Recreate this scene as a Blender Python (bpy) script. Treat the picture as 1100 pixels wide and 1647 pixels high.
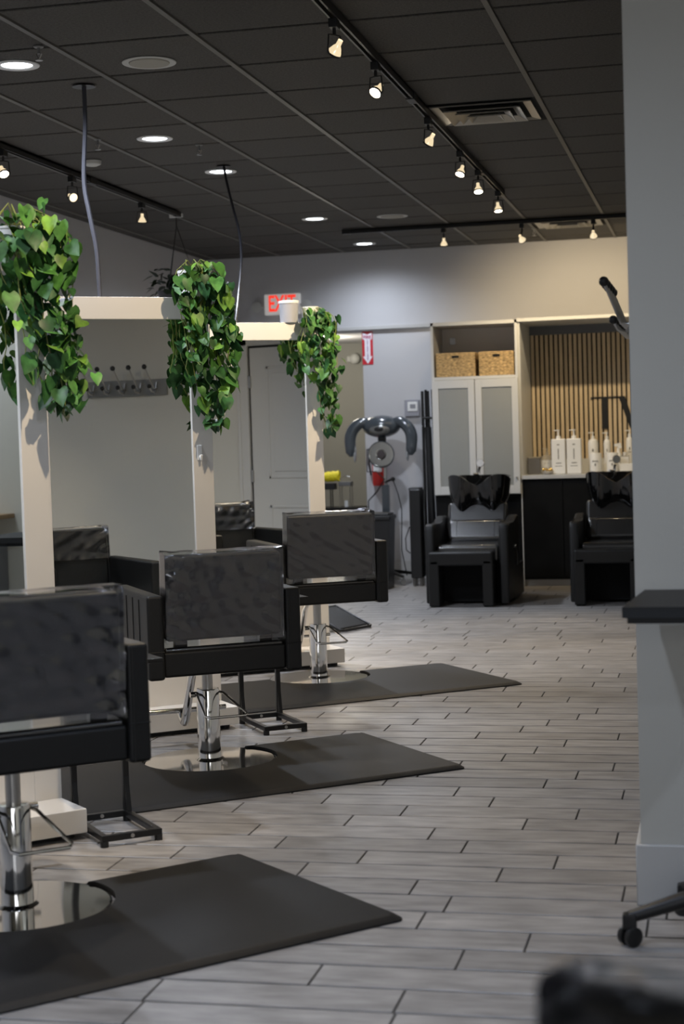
import bpy, bmesh, math, random
from mathutils import Vector, Matrix
random.seed(7)
for o in list(bpy.data.objects): bpy.data.objects.remove(o)
S = bpy.context.scene
COL = S.collection
PI = math.pi
def rad(a): return a*PI/180
# ---------------------------------------------------------------- camera, world, exposure
H = 1.34
cd = bpy.data.cameras.new('camera'); cam = bpy.data.objects.new('camera', cd); COL.objects.link(cam)
_r = Vector((0.97476476, 0.22105054, -0.0311499)); _u = Vector((0.02000937, 0.05246011, 0.99842254)); _w = Vector((-0.22233596, 0.9738504, -0.04671318))
cam.matrix_world = Matrix(((_r.x, _u.x, -_w.x, 0), (_r.y, _u.y, -_w.y, 0), (_r.z, _u.z, -_w.z, H), (0, 0, 0, 1)))
cd.sensor_fit = 'HORIZONTAL'; cd.sensor_width = 24; cd.lens = 2667.9/1100*24; cd.clip_start = .05
cd.dof.use_dof = True; cd.dof.focus_distance = 7.2; cd.dof.aperture_fstop = 3.6
S.camera = cam
S.view_settings.view_transform = 'Standard'; S.view_settings.look = 'None'; S.view_settings.gamma = 1
S.view_settings.use_curve_mapping = False
S.view_settings.exposure = 0.0
w = bpy.data.worlds.new('world'); S.world = w; w.use_nodes = True
w.node_tree.nodes['Background'].inputs[0].default_value = (.55, .65, .8, 1); w.node_tree.nodes['Background'].inputs[1].default_value = .3
COOL = (.80, .87, 1.0); WARM = (1.0, .80, .55)
P_DOWN, P_SPOT, P_WALLSPOT, P_FILL = 46, 78, 50, 50
def light(kind, loc, power, color, aim=None, size=.05, **k):
    d = bpy.data.lights.new(kind.lower()+'_light', kind); d.energy = power; d.color = color
    o = bpy.data.objects.new(kind.lower()+'_light', d); COL.objects.link(o); o.location = loc
    if kind == 'SPOT':
        d.spot_size = k.get('angle', rad(60)); d.spot_blend = k.get('blend', .6); d.shadow_soft_size = size
    elif kind == 'AREA':
        d.shape = k.get('shape', 'RECTANGLE'); d.size = size; d.size_y = k.get('size_y', size)
    else: d.shadow_soft_size = size
    if aim is not None: o.rotation_euler = Vector(aim).to_track_quat('-Z', 'Y').to_euler()
    return o
light('AREA', (.6, -2.35, 1.5), P_FILL, (.92, .93, .96), aim=(0, 1, 0), size=3.2, size_y=2.0)      # added fill light, unseen, standing in for daylight from behind the camera

# ---------------------------------------------------------------- materials
MATS = {}
def mat(name, col, rough=.5, metal=0, bump=0, bscale=20, var=0, vscale=5, coat=0, emit=None, estr=1, trans=0, alpha=1, stretch=None, rnd=0, spec=.5, sheen=0, col2=None, detail=3, ior=1.45):
    if name in MATS: return MATS[name]
    m = bpy.data.materials.new(name); m.use_nodes = True; nt = m.node_tree; N = nt.nodes; L = nt.links
    b = N['Principled BSDF']; c = (*col, 1)
    b.inputs['Base Color'].default_value = c; b.inputs['Roughness'].default_value = rough; b.inputs['Metallic'].default_value = metal
    b.inputs['Specular IOR Level'].default_value = spec; b.inputs['Coat Weight'].default_value = coat; b.inputs['Coat Roughness'].default_value = .06
    b.inputs['Transmission Weight'].default_value = trans; b.inputs['Alpha'].default_value = alpha; b.inputs['IOR'].default_value = ior
    if emit: b.inputs['Emission Color'].default_value = (*emit, 1); b.inputs['Emission Strength'].default_value = estr
    vec = None
    if var or bump:
        tc = N.new('ShaderNodeNewGeometry'); vec = tc.outputs['Position']
        if stretch:
            mp = N.new('ShaderNodeMapping'); mp.inputs['Scale'].default_value = stretch; L.new(vec, mp.inputs['Vector']); vec = mp.outputs[0]
    src = None
    if var:
        n = N.new('ShaderNodeTexNoise'); n.inputs['Scale'].default_value = vscale; n.inputs['Detail'].default_value = detail; L.new(vec, n.inputs['Vector'])
        mx = N.new('ShaderNodeMix'); mx.data_type = 'RGBA'; L.new(n.outputs['Fac'], mx.inputs['Factor'])
        lo = tuple(x*(1-var) for x in col); hi = tuple(min(1, x*(1+var)) for x in (col2 or col))
        mx.inputs['A'].default_value = (*lo, 1); mx.inputs['B'].default_value = (*hi, 1)
        rr = N.new('ShaderNodeMapRange'); rr.inputs['From Min'].default_value = .3; rr.inputs['From Max'].default_value = .7
        L.new(n.outputs['Fac'], rr.inputs['Value']); L.new(rr.outputs[0], mx.inputs['Factor']); src = mx.outputs['Result']
    if rnd:
        oi = N.new('ShaderNodeObjectInfo'); hs = N.new('ShaderNodeHueSaturation')
        mr = N.new('ShaderNodeMapRange'); mr.inputs['To Min'].default_value = 1-rnd; mr.inputs['To Max'].default_value = 1+rnd
        L.new(oi.outputs['Random'], mr.inputs['Value']); L.new(mr.outputs[0], hs.inputs['Value'])
        if src: L.new(src, hs.inputs['Color'])
        else: hs.inputs['Color'].default_value = c
        src = hs.outputs[0]
    if src: L.new(src, b.inputs['Base Color'])
    if bump:
        n2 = N.new('ShaderNodeTexNoise'); n2.inputs['Scale'].default_value = bscale; n2.inputs['Detail'].default_value = 4; L.new(vec, n2.inputs['Vector'])
        bp = N.new('ShaderNodeBump'); bp.inputs['Strength'].default_value = bump; bp.inputs['Distance'].default_value = .01
        L.new(n2.outputs['Fac'], bp.inputs['Height']); L.new(bp.outputs[0], b.inputs['Normal'])
    MATS[name] = m; return m
wall_m = mat('wall_paint', (.50, .495, .50), .75, bump=.05, bscale=60, var=.02, vscale=2)
wallr_m = mat('wall_paint_grey', (.46, .45, .41), .7, bump=.05, bscale=60, var=.02, vscale=2)
beige_m = mat('beige_paint', (.60, .565, .46), .7, bump=.05, bscale=60, var=.02)
trimw_m = mat('white_trim_paint', (.45, .445, .43), .45)
plank_m = mat('grey_wood_tile', (.262, .248, .236), .36, bump=.10, bscale=6, var=.30, vscale=3.6, stretch=(1.7, 6.5, 1), rnd=.13, detail=9)
grout_m = mat('grout', (.065, .061, .057), .9)
tile_m = mat('ceiling_tile_dark', (.072, .067, .060), .85, bump=.5, bscale=160, var=.25, vscale=90, rnd=.1)
bar_m = mat('ceiling_grid_dark', (.115, .108, .095), .5)
black_m = mat('black_plastic', (.009, .009, .009), .42)
blackmet_m = mat('black_metal', (.014, .0135, .013), .35, metal=.3)
leather_m = mat('black_leather', (.0078, .0077, .0074), .46, bump=.12, bscale=220, spec=.4)
leather2_m = mat('soft_black_leather', (.016, .015, .014), .26, bump=.05, bscale=180, spec=1.0, coat=1.0)
chrome_m = mat('chrome', (.78, .77, .75), .07, metal=1)
steel_m = mat('brushed_steel', (.45, .44, .42), .3, metal=1)
cream_m = mat('white_laminate', (.66, .63, .585), .38, var=.02, vscale=3)
whitecab_m = mat('cabinet_white', (.55, .55, .53), .4)
mat_m = mat('anti_fatigue_rubber', (.010, .010, .0105), .55, spec=.25, bump=.12, bscale=260, var=.15, vscale=3)
blackcab_m = mat('black_cabinet', (.006, .006, .006), .35, var=.2, vscale=8, spec=.18)
oak_m = mat('light_oak_slat', (.58, .46, .30), .5, var=.12, vscale=4, stretch=(20, 20, 1.5), rnd=.07)
felt_m = mat('black_felt', (.008, .008, .008), .95)
basket_m = mat('woven_seagrass', (.42, .29, .135), .8, bump=1.0, bscale=60, var=.5, vscale=40, stretch=(1, 1, 2.6), col2=(.52, .37, .18))
dark_m = mat('dark_hole', (.004, .004, .004), .9)
red_m = mat('red_paint', (.55, .02, .015), .35)
white_m = mat('white_plastic', (.75, .75, .73), .4)
offwhite_m = mat('offwhite_plastic', (.50, .50, .47), .5)
amber_m = mat('clear_plastic', (.55, .52, .45), .1, alpha=.45)
gold_m = mat('gold', (.8, .55, .18), .2, metal=1)
stone_m = mat('quartz_counter', (.50, .50, .49), .25, var=.05, vscale=30)
heater_m = mat('grey_blue_gloss', (.045, .054, .062), .2, coat=.6)
heater2_m = mat('smoked_reflector', (.20, .20, .19), .18, metal=.6)
yellow_m = mat('yellow_bag', (.85, .72, .02), .35, bump=1, bscale=60)
stem_m = mat('ivy_stem', (.17, .20, .05), .6)
soil_m = mat('potting_moss', (.05, .04, .02), .9)
label_m = mat('label_print', (.16, .16, .15), .6)
darkleaf_m = mat('dark_foliage', (.012, .028, .009), .6, rnd=.4)
fabricw_m = mat('cool_grey_screen', (.25, .25, .27), .5)
def leafmat(name, a, b):
    m = mat(name, a, .45, var=.35, vscale=25, rnd=.4, col2=b, spec=.28)
    m.node_tree.nodes['Principled BSDF'].inputs['Subsurface Weight'].default_value = 0
    return m
leaf_ms = [leafmat('ivy_leaf_deep', (.016, .060, .018), (.028, .088, .026)), leafmat('ivy_leaf_mid', (.034, .112, .024), (.055, .155, .032)), leafmat('ivy_leaf_lime', (.085, .19, .026), (.12, .24, .035))]
def emis(name, col, s):
    m = bpy.data.materials.new(name); m.use_nodes = True; nt = m.node_tree; nt.nodes.clear()
    e = nt.nodes.new('ShaderNodeEmission'); o = nt.nodes.new('ShaderNodeOutputMaterial'); e.inputs[0].default_value = (*col, 1); e.inputs[1].default_value = s
    nt.links.new(e.outputs[0], o.inputs[0]); return m
glow_cool = emis('downlight_glow', (.88, .93, 1), 9); glow_warm = emis('lamp_glow', (1, .87, .66), 22)
glow_dim = emis('bulb_side_glow', (1, .86, .6), 1.6); glow_red = emis('exit_letter_glow', (1, .055, .03), 1.0)
mirror_m = mat('mirror_silver', (.90, .92, .90), .015, metal=1)
def film():                                             # clear vinyl seat cover: mostly see-through, glossy with wrinkles
    m = bpy.data.materials.new('clear_vinyl'); m.use_nodes = True; nt = m.node_tree; N = nt.nodes; L = nt.links; N.clear()
    o = N.new('ShaderNodeOutputMaterial'); t = N.new('ShaderNodeBsdfTransparent'); g = N.new('ShaderNodeBsdfGlossy'); mx = N.new('ShaderNodeMixShader')
    g.inputs['Roughness'].default_value = .14; t.inputs[0].default_value = (.93, .93, .93, 1); g.inputs['Color'].default_value = (.9, .9, .95, 1)
    tc = N.new('ShaderNodeTexCoord'); mp = N.new('ShaderNodeMapping'); mp.inputs['Rotation'].default_value = (0, .22, 0); mp.inputs['Scale'].default_value = (1, 1, 4.5)
    n = N.new('ShaderNodeTexNoise'); n.inputs['Scale'].default_value = 1.5; n.inputs['Detail'].default_value = .8; n.inputs['Distortion'].default_value = .7
    L.new(tc.outputs['Object'], mp.inputs[0]); L.new(mp.outputs[0], n.inputs['Vector'])
    bp = N.new('ShaderNodeBump'); bp.inputs['Strength'].default_value = .17; bp.inputs['Distance'].default_value = .03; L.new(n.outputs['Fac'], bp.inputs['Height'])
    L.new(bp.outputs[0], g.inputs['Normal']); fr = N.new('ShaderNodeFresnel'); fr.inputs[0].default_value = 1.55; L.new(bp.outputs[0], fr.inputs['Normal'])
    ma = N.new('ShaderNodeMath'); ma.operation = 'MULTIPLY_ADD'; ma.inputs[1].default_value = 1.0; ma.inputs[2].default_value = .08; L.new(fr.outputs[0], ma.inputs[0])
    L.new(ma.outputs[0], mx.inputs[0]); L.new(t.outputs[0], mx.inputs[1]); L.new(g.outputs[0], mx.inputs[2]); L.new(mx.outputs[0], o.inputs[0]); return m
film_m = film()
def frosted():
    m = bpy.data.materials.new('frosted_glass'); m.use_nodes = True; nt = m.node_tree; N = nt.nodes; L = nt.links; N.clear()
    o = N.new('ShaderNodeOutputMaterial'); t = N.new('ShaderNodeBsdfTransparent'); g = N.new('ShaderNodeBsdfPrincipled'); mx = N.new('ShaderNodeMixShader')
    g.inputs['Base Color'].default_value = (.36, .37, .35, 1); g.inputs['Roughness'].default_value = .35; mx.inputs[0].default_value = .66
    L.new(t.outputs[0], mx.inputs[1]); L.new(g.outputs[0], mx.inputs[2]); L.new(mx.outputs[0], o.inputs[0]); return m
frost_m = frosted()

# ---------------------------------------------------------------- mesh helpers
class MB:
    def __init__(s): s.b = bmesh.new(); s.wn = False
    def box(s, lo, hi, bev=0, seg=2, M=None):
        lo = Vector(lo); hi = Vector(hi); c = (lo+hi)/2; d = hi-lo
        m = Matrix.Translation(c) @ Matrix.Diagonal((d.x, d.y, d.z, 1))
        r = bmesh.ops.create_cube(s.b, size=1, matrix=m); v = r['verts']
        if bev:
            s.wn = True; e = list({e for x in v for e in x.link_edges})
            rr = bmesh.ops.bevel(s.b, geom=e, offset=bev, segments=seg, profile=.5, affect='EDGES'); v = list({x for f in rr['faces'] for x in f.verts} | {x for x in v if x.is_valid})
        if M is not None: bmesh.ops.transform(s.b, matrix=M, verts=[x for x in v if x.is_valid])
        return s
    def tube(s, pts, r, seg=8, caps=True):
        pts = [Vector(p) for p in pts]; rs = r if isinstance(r, (list, tuple)) else [r]*len(pts); rings = []
        t0 = (pts[1]-pts[0]).normalized(); up = Vector((0, 0, 1)) if abs(t0.z) < .9 else Vector((1, 0, 0)); nrm = t0.cross(up).normalized()
        for i, p in enumerate(pts):
            if i == 0: t = pts[1]-p
            elif i == len(pts)-1: t = p-pts[i-1]
            else: t = (pts[i+1]-p).normalized()+(p-pts[i-1]).normalized()
            t = t.normalized() if t.length > 1e-9 else t0; nrm = (nrm-t*nrm.dot(t)).normalized(); bn = t.cross(nrm)
            rings.append([s.b.verts.new(p+(nrm*math.cos(2*PI*k/seg)+bn*math.sin(2*PI*k/seg))*rs[i]) for k in range(seg)])
        for a, b in zip(rings, rings[1:]):
            for k in range(seg): s.b.faces.new((a[k], a[(k+1) % seg], b[(k+1) % seg], b[k]))
        if caps: s.b.faces.new(rings[0][::-1]); s.b.faces.new(rings[-1])
        return s
    def lathe(s, prof, seg=24, M=None, cap=True):
        rings = []
        for (r, z) in prof:
            rings.append([s.b.verts.new((r*math.cos(2*PI*k/seg), r*math.sin(2*PI*k/seg), z)) for k in range(seg)])
        for a, b in zip(rings, rings[1:]):
            for k in range(seg): s.b.faces.new((a[k], a[(k+1) % seg], b[(k+1) % seg], b[k]))
        if cap: s.b.faces.new(rings[0][::-1]); s.b.faces.new(rings[-1])
        if M is not None: bmesh.ops.transform(s.b, matrix=M, verts=[v for r in rings for v in r])
        return s
    def prism(s, pts, d0, d1, axis='z', M=None):            # polygon (2-D points) extruded from d0 to d1
        def f(p, d): return {'z': (p[0], p[1], d), 'y': (p[0], d, p[1]), 'x': (d, p[0], p[1])}[axis]
        a = [s.b.verts.new(f(p, d0)) for p in pts]; b = [s.b.verts.new(f(p, d1)) for p in pts]; n = len(pts)
        s.b.faces.new(a[::-1]); s.b.faces.new(b)
        for k in range(n): s.b.faces.new((a[k], a[(k+1) % n], b[(k+1) % n], b[k]))
        if M is not None: bmesh.ops.transform(s.b, matrix=M, verts=a+b)
        return s
    def grid(s, fn, nu, nv, closeu=False):
        g = [[s.b.verts.new(fn(i/(nu if closeu else nu-1), j/(nv-1))) for j in range(nv)] for i in range(nu)]
        for i in range(nu if closeu else nu-1):
            for j in range(nv-1): s.b.faces.new((g[i][j], g[(i+1) % nu][j], g[(i+1) % nu][j+1], g[i][j+1]))
        return g
    def sphere(s, c, r, sc=(1, 1, 1), u=16, v=10):
        bmesh.ops.create_uvsphere(s.b, u_segments=u, v_segments=v, radius=1, matrix=Matrix.Translation(c) @ Matrix.Diagonal((r*sc[0], r*sc[1], r*sc[2], 1))); return s
    def mesh(s, name, smooth=True):
        bmesh.ops.recalc_face_normals(s.b, faces=s.b.faces)
        me = bpy.data.meshes.new(name); s.b.to_mesh(me); s.b.free()
        if smooth:
            me.polygons.foreach_set('use_smooth', [True]*len(me.polygons)); me.set_sharp_from_angle(angle=rad(38))
        return me
    def build(s, name, m, parent=None, smooth=True, loc=None):
        wn = s.wn and smooth; me = s.mesh(name, smooth); me.materials.append(m); o = place(name, me, parent, loc)
        if wn:
            k = o.modifiers.new('weighted_normals', 'WEIGHTED_NORMAL'); k.keep_sharp = True; k.weight = 90
        return o
def place(name, me, parent=None, loc=None, rot=None):
    o = bpy.data.objects.new(name, me); COL.objects.link(o); o.parent = parent
    if loc is not None: o.location = loc
    if rot is not None: o.rotation_euler = rot
    return o
def box(name, lo, hi, m, parent=None, bev=0, seg=2): return MB().box(lo, hi, bev, seg).build(name, m, parent)
def thing(name, label, cat, loc=(0, 0, 0), rz=0, group=None):
    o = bpy.data.objects.new(name, None); COL.objects.link(o); o.location = loc; o.rotation_euler = (0, 0, rz); o.empty_display_size = .1
    return tag(o, label, cat, group)
def tag(o, label, cat, group=None):
    o['label'] = label; o['category'] = cat
    if group: o['group'] = group
    return o
def struct(o): o['kind'] = 'structure'; return o
def copy_tree(o, parent=None):
    c = o.copy(); COL.objects.link(c); c.parent = parent
    for ch in [x for x in KIDS.get(o.name, [])]: pass
    for ch in list(o.children): copy_tree(ch, c)
    return c
KIDS = {}
def text_mesh(body, size, depth=.002, bold=.0, font_space=1.0):
    cu = bpy.data.curves.new('lettering', 'FONT'); cu.body = body; cu.size = size; cu.extrude = depth; cu.offset = bold; cu.align_x = 'CENTER'; cu.align_y = 'CENTER'; cu.space_character = font_space
    o = bpy.data.objects.new('lettering', cu); COL.objects.link(o)
    dg = bpy.context.evaluated_depsgraph_get(); me = bpy.data.meshes.new_from_object(o.evaluated_get(dg)); bpy.data.objects.remove(o); bpy.data.curves.remove(cu)
    me.transform(Matrix.Rotation(PI/2, 4, 'X')); return me

# ---------------------------------------------------------------- the room
ZC = 2.996; XL = -4.63; YF = 14.86; XR = -.235; YP = 4.65; XE = 2.6; YB = -2.5
floor = struct(box('floor', (XL-.1, YB-.1, -.06), (XE+.1, 18.2, -.006), grout_m))
PW, PLN, GAP = .1620, .6130, .0060
R0 = 4.9521/1.2853*H                                     # a row boundary measured on the photograph
GY = .0105
pm = MB().box((GAP/2, GY/2, -.01), (PLN-GAP/2, PW-GY/2, 0), .0015, 1).mesh('plank', False); pm.materials.append(plank_m)
# measured joints (world x, row) -> phases; computed from the photograph with the calibrated camera
JOINTS = {}
def pix(x, y, z=0):
    d = _w*2667.9+_r*(x-550)-_u*(y-823.5); t = (z-H)/d.z; return Vector((0, 0, H))+d*t
for ox, oy, sc, pts in ((740, 1100, 3.667, [(780,15),(965,48),(480,75),(630,107),(340,137),(35,168),(688,210),(510,243),(355,278),(97,310),(615,360),(440,400),(250,443),(903,500),(685,548),(497,597),(960,660),(180,705),(690,775),(380,830),(925,910),(25,960),(565,1050)]),
                        (600, 1350, 3.667, [(535,45),(1085,130),(745,210),(235,285),(280,480),(910,608),(510,710),(115,1060)]),
                        (780, 920, 4.23, [(728,780),(520,718),(660,656),(330,627),(487,600),(705,548),(325,523),(545,482),(805,457),(505,415),(340,393),(715,375)])):
    for (a, b) in pts:
        p = pix(ox+a/sc, oy+b/sc); JOINTS.setdefault(math.floor((p.y-R0)/PW), p.x)
rows = range(math.floor((YB-R0)/PW), math.floor((18-R0)/PW)+1)
cand = []; far = MB()
Mi = _w
def visible(x, y):
    v = Vector((x, y, -H)); d = v.dot(_w)
    if d < .5: return 0
    px = 550+2667.9*v.dot(_r)/d; py = 823.5-2667.9*v.dot(_u)/d
    return 1/d if -40 < px < 1035 and 900 < py < 1690 else 0
for r in rows:
    y = R0+r*PW; ph = JOINTS.get(r, random.random()*PLN*3); n0 = math.floor((XL-ph)/PLN)
    for k in range(n0, math.ceil((XE-ph)/PLN)):
        x = ph+k*PLN; cand.append((-max(visible(x+PLN*t, y+PW/2) for t in (0, .5, 1)), x, y))
cand.sort()
for i, (q, x, y) in enumerate(cand):
    if i < 300 and q < 0: place('plank', pm, floor, (x, y, 0))
    else:
        a, b = max(x+GAP/2, XL), min(x+PLN-GAP/2, XE)
        if b-a > .02: far.b.faces.new([far.b.verts.new(v) for v in ((a, y+GY/2, -.0004), (b, y+GY/2, -.0004), (b, y+PW-GY/2, -.0004), (a, y+PW-GY/2, -.0004))])
o = far.build('remaining_planks', plank_m, floor, False); o['kind'] = 'stuff'
# ceiling with dark lay-in tiles
ceil = struct(box('ceiling', (XL-.1, YB-.1, ZC+.012), (XE+.1, YF+.15, ZC+.1), dark_m))
T = .61; X0 = -.8501; Y0 = 6.6096
tm = MB().box((.0135, .014, .004), (T-.0135, T-.014, .014), .003, 1).mesh('ceiling_tile', False); tm.materials.append(tile_m)
for i in range(-7, 6):
    for j in range(-15, 14):
        x, y = X0+i*T, Y0+j*T
        if x+T < XL+.05 or x > XE or y+T > YF+.3 or y+T < YB: continue
        if (i, j) in ((-1, 3), (-1, 11)): continue
        if x > XR and y > YP: continue
        if x < XL or y+T > YF or x+T > XE:
            a, b, c = max(x, XL)+.0135, min(x+T, XE)-.0135, min(y+T, YF)-.006
            t = MB().box((a, y+.006, ZC), (b, c, ZC+.012)).build('ceiling_tile', tile_m, ceil, False); continue
        place('ceiling_tile', tm, ceil, (x, y, ZC))
for i in range(-6, 6):
    x = X0+i*T; ye = YF if x < XR else YP
    if x < XE: box('grid_bar', (x-.012, YB, ZC-.003), (x+.012, ye, ZC+.012), bar_m, ceil)
wl = struct(box('wall_left', (XL-.12, YB, 0), (XL, 18, ZC+.05), wall_m))
HX0, HX1, HZ = -4.25, -3.153, 2.262
wf = struct(MB().box((XL-.1, YF, 0), (HX0, YF+.14, ZC+.05)).box((HX1, YF, 0), (XR+.3, YF+.14, ZC+.05)).box((HX0, YF, HZ), (HX1, YF+.14, ZC+.05)).build('wall_far', wall_m, None, False))
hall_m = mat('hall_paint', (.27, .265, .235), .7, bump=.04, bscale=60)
struct(MB().box((HX0-.6, 16.9, 0), (HX1+.6, 17.02, HZ+.1)).box((HX1+.02, YF+.14, 0), (HX1+.14, 16.9, HZ+.1)).build('wall_hallway', hall_m, None, False))
struct(box('ceiling_hallway', (XL, YF+.14, HZ+.02), (HX1+.15, 17.02, HZ+.12), wall_m))
struct(box('trim_1', (-4.4, YF-.035, 2.283), (-2.392, YF, 2.315), trimw_m, None, .003))
struct(box('wall_right', (XR, YP+.12, 0), (XR+.14, YF+.1, ZC+.05), wallr_m))
struct(box('wall_partition', (XR, YP, 0), (XE+.1, YP+.12, ZC+.05), wallr_m))
struct(box('wall_east', (XE, YB, 0), (XE+.1, YP, ZC+.05), beige_m))
struct(MB().box((XL-.1, YB-.12, 0), (-1.1, YB, ZC+.05)).box((2.3, YB-.12, 0), (XE+.1, YB, ZC+.05)).box((-1.1, YB-.12, 2.55), (2.3, YB, ZC+.05)).box((-1.1, YB-.12, 0), (2.3, YB, .45)).build('wall_back', beige_m, None, False))
wn = struct(MB().box((-1.1, YB-.06, .45), (-1.03, YB, 2.55)).box((2.23, YB-.06, .45), (2.3, YB, 2.55)).box((-1.1, YB-.06, 2.48), (2.3, YB, 2.55)).box((-1.1, YB-.06, .45), (2.3, YB, .52)).box((.57, YB-.06, .5), (.63, YB, 2.5)).build('unseen_window_1', trimw_m, None, False))  # unseen frame added around the fill light behind the camera
BH = .172
struct(MB().box((HX1, YF-.014, 0), (-2.36, YF, BH), .003, 1).build('baseboard_far', trimw_m))
struct(MB().box((XR-.014, YP+.0005, 0), (XR, 7.6, BH), .003, 1).box((XR-.014, 8.7, 0), (XR, YF, BH), .003, 1).build('baseboard_right', trimw_m))
struct(MB().box((XR-.014, YP-.014, 0), (XE, YP, BH), .003, 1).build('baseboard_partition', trimw_m))
struct(box('baseboard_left', (XL, YB, 0), (XL+.014, YF, BH), trimw_m, None, .003, 1))
# door on the right wall, seen in the third mirror
DY0, DY1, DZ = 7.75, 8.56, 2.0
dr = struct(box('door_1', (XR-.012, DY0, .01), (XR, DY1, DZ), trimw_m))
def doorpanel(y0, y1, z0, z1):
    m = MB()
    for a in ((y0, z0, y1, z0+.02), (y0, z1-.02, y1, z1), (y0, z0, y0+.02, z1), (y1-.02, z0, y1, z1)):
        m.box((XR-.018, a[0], a[1]), (XR-.011, a[2], a[3]), .003, 1)
    m.box((XR-.017, y0+.05, z0+.05), (XR-.011, y1-.05, z1-.05), .004, 1)
    m.build('door_panel', trimw_m, dr)
doorpanel(DY0+.14, DY1-.14, 1.03, 1.86); doorpanel(DY0+.14, DY1-.14, .2, .83)
for z in (1.75, 1.05, .3): box('hinge', (XR-.03, DY0-.012, z-.045), (XR-.008, DY0+.008, z+.045), steel_m, dr, .003)
MB().tube([(XR-.012, DY1-.07, .98), (XR-.06, DY1-.07, .98)], .012).sphere((XR-.07, DY1-.07, .98), .028).build('door_handle', steel_m, dr)
box('door_gap', (XR-.004, DY0-.016, 0), (XR-.001, DY1+.016, DZ+.016), dark_m, dr)
struct(MB().box((XR-.024, DY0-.11, 0), (XR, DY0-.018, DZ+.1), .004, 1).box((XR-.024, DY1+.018, 0), (XR, DY1+.11, DZ+.1), .004, 1).box((XR-.024, DY0-.11, DZ+.018), (XR, DY1+.11, DZ+.11), .004, 1)
       .box((XR-.034, DY0-.11, 0), (XR, DY0-.085, DZ+.11), .004, 1).box((XR-.034, DY1+.085, 0), (XR, DY1+.11, DZ+.11), .004, 1).build('trim_2', trimw_m))

# ---------------------------------------------------------------- mirror stations
def station(px, py, ang, label, ghook=False):
    t = thing('mirror_station', label, 'mirror', (px, py, 0), rad(ang), 'mirror stations in a row')
    W = .88
    MB().box((-W, -.215, .022), (0, .26, .104), .004, 2).build('plinth', cream_m, t)
    for x in (-.05, -W+.09):
        for y in (-.16, .2): MB().lathe([(.02, 0), (.02, .024)], 10, Matrix.Translation((x, y, 0))).build('foot', black_m, t)
    box('plinth_recess', (-W+.03, -.17, .002), (-.03, .21, .03), black_m, t)
    box('post', (-.098, 0, .104), (0, .05, 1.995), cream_m, t, .002)
    box('post', (-W, 0, .104), (-W+.098, .05, 1.995), cream_m, t, .002)
    MB().box((-W, -.001, 1.897), (0, .051, 1.998), .002).build('top_rail', cream_m, t)
    box('lower_panel', (-W+.098, .002, .104), (-.098, .05, .52), cream_m, t, .002)
    box('back_panel', (-W+.002, .05, .104), (-.002, .062, 1.995), cream_m, t)
    MB().box((-W+.098, .012, .52), (-.098, .046, 1.897)).build('mirror', mirror_m, t, False)
    if ghook:
        h = MB().box((-.08, -.006, 1.24), (-.055, 0, 1.31), .003).tube([(-.067, -.006, 1.26), (-.067, -.022, 1.243), (-.067, -.026, 1.265)], .006).build('adhesive_hook', white_m, t)
    return t
station(-2.260, 5.372, 45, 'nearest white framed mirror station, cut off by the left edge, behind the nearest chair')
station(-2.315, 7.462, 38, 'middle white framed mirror station with coat hooks reflected in its glass', True)
station(-2.264, 9.485, 37, 'farthest white framed mirror station with a panelled door reflected in its glass')

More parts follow.
